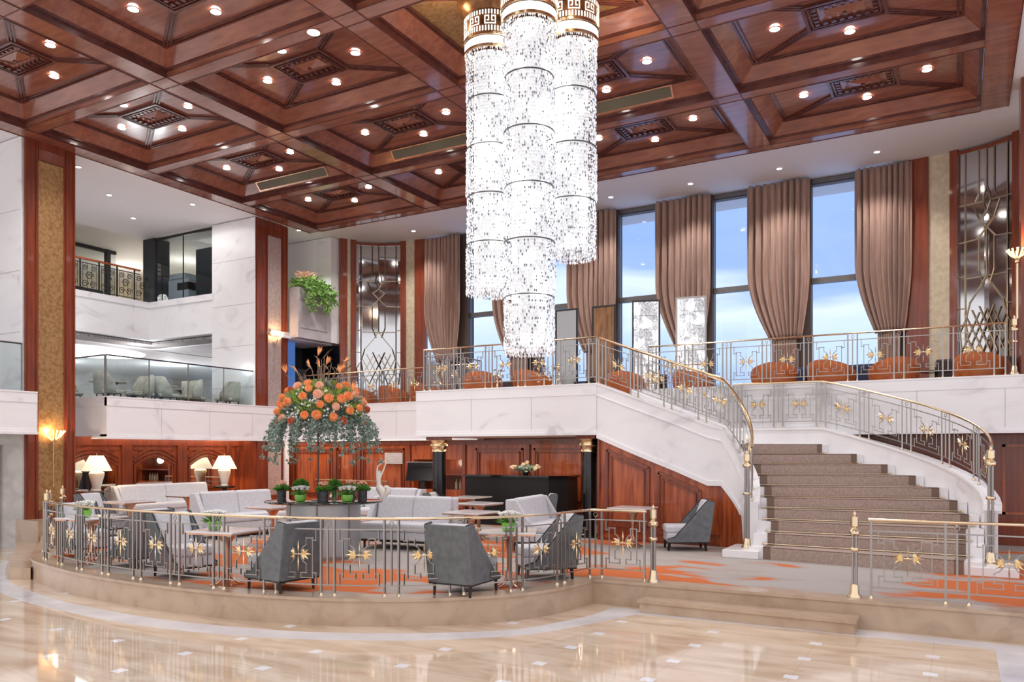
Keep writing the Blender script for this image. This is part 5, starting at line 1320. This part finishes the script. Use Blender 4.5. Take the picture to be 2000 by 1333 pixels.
# lectern screen left of the black column
t = thing('lectern', (-11.3, 15.6, ZP), R_(20)); tag(t, 'dark lectern with a tilted screen left of the black column', 'lectern')
MB().box(-.05, .05, -.05, .05, .02, 1.05).build('stem', 'blackmetal', t); MB().box(-.22, .22, -.2, .2, 0, .025).build('base', 'blackmetal', t)
a = MB().box(-.40, .40, -.02, .02, -.25, .25); a.xf(Matrix.Translation((0, 0, 1.25)) @ Matrix.Rotation(R_(-25), 4, 'X')); a.build('screen', 'screen', t, bevel=.008)
MB().box(-.38, .38, -.13, -.10, 1.47, 1.485).build('top_edge', 'steel', t)
# sconces
def sconce(loc, label, rz=0):
    t = thing('wall_sconce', loc, rz); tag(t, label, 'lamp', 'gilt fan uplights with long stems')
    for k in range(9):
        q = lerp(-1.45, 1.45, k/8); c, s_ = math.cos(q), math.sin(q)
        MB().tube([(.03+.02*c, .03*s_, 0), (.03+.10*c, .15*s_, .09), (.03+.15*c, .25*s_, .22)], [.006, .012, .018], 6).build('fan_blade', 'fanglow', t, True)
    MB().lathe([(.0001, -.06), (.025, -.05), (.035, -.02), (.03, .02), (.05, .05)], (.05, 0, 0), 12).build('cup', 'gold', t, True)
    MB().tube([(.03, 0, -.05), (.03, 0, -.95)], .010, 8).build('stem', 'brass', t, True); MB().ball((.03, 0, -.98), .022, 8, 6).build('end_ball', 'brass', t, True)
    lamp('sconce_bulb', 'POINT', (loc[0]+.14*math.cos(rz), loc[1]+.14*math.sin(rz), loc[2]+.22), 8, (1, .66, .32), .05)
sconce((-17.16, 10.04, 2.30), 'gilt fan sconce low on the left gold column')
sconce((-17.36, 16.68, 5.30), 'gilt fan sconce on the second column above the flowers')
t = thing('torch_lamp', (.90, 16.60, 4.42)); tag(t, 'tall gilt torch uplight at the right edge above the stair railing', 'lamp')
MB().tube([(0, 0, 0), (0, 0, 1.0)], .022, 10).build('pole', 'brass', t, True)
MB().lathe([(.02, .98), (.045, 1.0), (.03, 1.03), (.05, 1.07), (.03, 1.1)], n=14).build('cup', 'gold', t, True)
for k in range(12):
    q = 2*PI*k/12; c, s_ = math.cos(q), math.sin(q); MB().tube([(.03*c, .03*s_, 1.08), (.1*c, .1*s_, 1.13), (.16*c, .16*s_, 1.23)], [.006, .012, .02], 6).build('fan_blade', 'fanglow', t, True)
lamp('torch_bulb', 'POINT', (.90, 16.60, 5.78), 10, (1, .62, .3), .05)

# ================================================================== UPPER LOUNGE
def tub_chair():
    t = thing('tub_armchair'); vs = []; fs = []; n = 20; Z = [.16, .42, .62, 0]
    for i in range(4):
        for j in range(n+1):
            a_ = lerp(-112, 112, j/n); f = abs(a_)/112; top = lerp(.84, .56, f**1.6); z = [.14, .4, .62, top][i] if i == 3 else min([.14, .4, .56][i], top); r = .40+.03*(i > 1)
            vs.append((-r*math.cos(R_(a_)), r*1.02*math.sin(R_(a_)), z))
    for i in range(3):
        for j in range(n): fs.append((i*(n+1)+j, i*(n+1)+j+1, (i+1)*(n+1)+j+1, (i+1)*(n+1)+j))
    o = MB().add(vs, fs).build('curved_back', 'leather', t, 2); s_ = o.modifiers.new('t', 'SOLIDIFY'); s_.thickness = .08; s_.offset = 0; b = o.modifiers.new('b', 'BEVEL'); b.width = .02; b.segments = 2
    MB().lathe([(.30, .15), (.36, .18), (.37, .38), (.33, .43), (.0001, .44)], n=24).build('seat', 'leather', t, True)
    for k in range(4): q = PI/4+k*PI/2; MB().tube([(.3*math.cos(q), .3*math.sin(q), 0), (.28*math.cos(q), .28*math.sin(q), .16)], .02, 6).build('leg', 'leg', t, True)
    return t
tu = tub_chair(); tag(tu, 'x', 'armchair', 'rust leather tub chairs of the upper lounge'); tf = [True]
for x, y, a_, lb in ((-3.45, 17.5, 100, 'rust leather tub chair behind the railing left of the clear window bay'), (-2.30, 17.5, 70, 'rust leather tub chair in front of the dark blue sofa'), (-1.15, 17.7, 110, 'rust leather tub chair in front of the right mahogany pilaster'), (.38, 17.5, 70, 'rust leather tub chair nearest the right edge, before the art glass'),
                     (-5.35, 18.0, 60, 'rust leather tub chair right of the bright mirror screen'), (-6.9, 17.6, 100, 'rust leather tub chair seen through the top of the stair railing'), (-8.6, 16.2, 80, 'rust leather tub chair under the right end of the longest chandelier'), (-9.85, 16.0, 110, 'rust leather tub chair on the landing box left of the longest chandelier'),
                     (-12.9, 18.0, 90, 'rust leather tub chair at the left end of the upper lounge'), (-14.1, 18.1, 80, 'rust leather tub chair right of the art glass panel'), (-15.4, 18.2, 90, 'rust leather tub chair right behind the flower arrangement')):
    put(tu, tf, (x, y, ZM), R_(a_), lb)
def lounge_bench(loc, rz, W, label, m):
    t = thing('lounge_bench', loc, rz); tag(t, label, 'sofa'); h = W/2
    MB().box(-.4, .35, -h, h, .12, .42).build('seat', m, t, bevel=.04); MB().box(-.45, -.30, -h, h, .12, .95).build('back', m, t, bevel=.05); MB().box(-.4, .3, -h+.04, h-.04, 0, .12).build('plinth', 'leg', t)
lounge_bench((-2.55, 19.2, ZM), R_(-90), 2.2, 'dark blue sofa under the right window', 'navy'); lounge_bench((-11.6, 18.9, ZM), R_(-90), 2.6, 'dark brown bench under the windows left of the chandeliers', 'dusk'); lounge_bench((-7.6, 19.2, ZM), R_(-90), 2.2, 'dark brown bench behind the upper stair railing', 'dusk')
lounge_bench((.3, 19.0, ZM), R_(-90), 1.5, 'dark brown bench before the right art glass', 'dusk')
def low_table(loc, label):
    t = thing('side_table', loc); tag(t, label, 'table', 'dark side tables of the upper lounge'); MB().lathe([(.0001, .58), (.30, .58), (.30, .61), (.0001, .61)], n=20).build('top', 'black', t, True); MB().lathe([(.18, 0), (.03, .04), (.03, .58)], n=12).build('pedestal', 'blackmetal', t, True)
for x, y, lb in ((-2.9, 18.3, 'dark round table between the two left rust chairs of the right group'), (-.40, 18.3, 'dark round table below the pale gold pilaster'), (-13.5, 18.6, 'dark round table between the rust chairs behind the flowers'), (-7.7, 17.2, 'dark round table behind the top of the stairs')): low_table((x, y, ZM), lb)
# screens: framed bronze panels and two mirrors that catch the chandeliers
def screen_panel(x0, x1, y, z1, m, label, yaw=0, frame='blackmetal'):
    w = (x1-x0)/2; t = thing('framed_screen', ((x0+x1)/2, y, ZM), yaw); tag(t, label, 'screen')
    H = z1-ZM; MB().box(-w+.03, w-.03, -.01, .012, .08, H-.03).build('panel', m, t)
    a = MB(); a.box(-w, w, -.025, .025, H-.04, H); a.box(-w, -w+.04, -.025, .025, 0, H-.04); a.box(w-.04, w, -.025, .025, 0, H-.04); a.box(-w, w, -.025, .025, 0, .08); a.build('frame', frame, t)
screen_panel(-9.16, -8.52, 18.5, 5.75, 'greyglass', 'grey mirrored screen just right of the longest chandelier')
screen_panel(-8.12, -7.48, 18.5, 5.75, 'bronzeglass', 'bronze coloured screen with black frame above the landing')
def aim(x, y, cx_, cy_):
    m_ = Vector((x, y)); a_ = (Vector((0, 0))-m_).normalized(); b_ = (Vector((cx_, cy_))-m_).normalized(); n_ = (a_+b_).normalized(); return math.atan2(n_.y, n_.x)+PI/2
screen_panel(-7.02, -6.34, 18.5, 5.78, 'mirror', 'mirror screen with black frame, left of the brightest one', aim(-6.68, 18.5, -5.12, 10.89))
screen_panel(-5.92, -5.20, 18.5, 5.76, 'mirror', 'brightest mirror screen, reflecting a crystal chandelier, before the curtain', aim(-5.56, 18.5, -5.44, 10.13), 'steel')
# gilt table ornaments on the landing
for x, y, lb in ((-9.2, 15.6, 'gilt branching ornament under the longest chandelier'), (-8.0, 15.6, 'gilt branching ornament right of the longest chandelier'), (-7.55, 15.3, 'gilt ornament near the corner of the landing railing')):
    t = thing('gilt_ornament', (x, y, ZM)); tag(t, lb, 'ornament', 'gilt ornaments on the landing'); a = MB(); r = random.Random(int(x*10))
    for k in range(34): p = (r.uniform(-.12, .12), r.uniform(-.12, .12), r.uniform(.5, .85)); a.leaf(p, (r.uniform(-1, 1), r.uniform(-1, 1), r.uniform(-.2, 1)), .05, .09)
    a.build('foliage', 'gold', t); MB().tube([(0, 0, 0), (0, 0, .6)], .02, 8).build('stem', 'brass', t, True)

# ================================================================== LIGHT
for x, y in ((-6.9, 10.1), (-4.6, 11.4), (-6.0, 11.6), (-4.7, 9.9)): lamp('coffer_fill', 'POINT', (x, y, 8.80), 7, (1, .78, .48), .08)  # added points with no fixture, brightening the gilt coffer
lamp('under_box_lamp', 'AREA', (-8.6, 15.9, 2.38), 26, (1, .84, .62), size=(3.4, 1.2))
lamp('under_balcony_lamp', 'AREA', (-17.85, 13.9, 2.38), 12, (1, .8, .58), size=(.4, 5))
lamp('under_back_lamp', 'AREA', (-14.6, 17.1, 2.38), 16, (1, .82, .6), size=(5, .3))
for x in (-14.39, -10.5, -7.96, -5.83, -3.69, -1.59): lamp('window_wall_lamp', 'SPOT', (x, 19.3, 8.68), 110, (1, .96, .93), .1, R_(110))
for x in (-15.5, -9.5, -4.0): lamp('upper_lounge_lamp', 'SPOT', (x, 18.3, 8.66), 60, (1, .93, .85), .1, R_(120))
lamp('ledge_lamp', 'SPOT', (-17.4, 17.85, 8.66), 170, (1, .98, .95), .06, R_(70), (0, R_(-6), 0))
lamp('niche_lamp', 'POINT', (-12.0, 17.75, 1.75), 3, (1, .85, .6), .1)
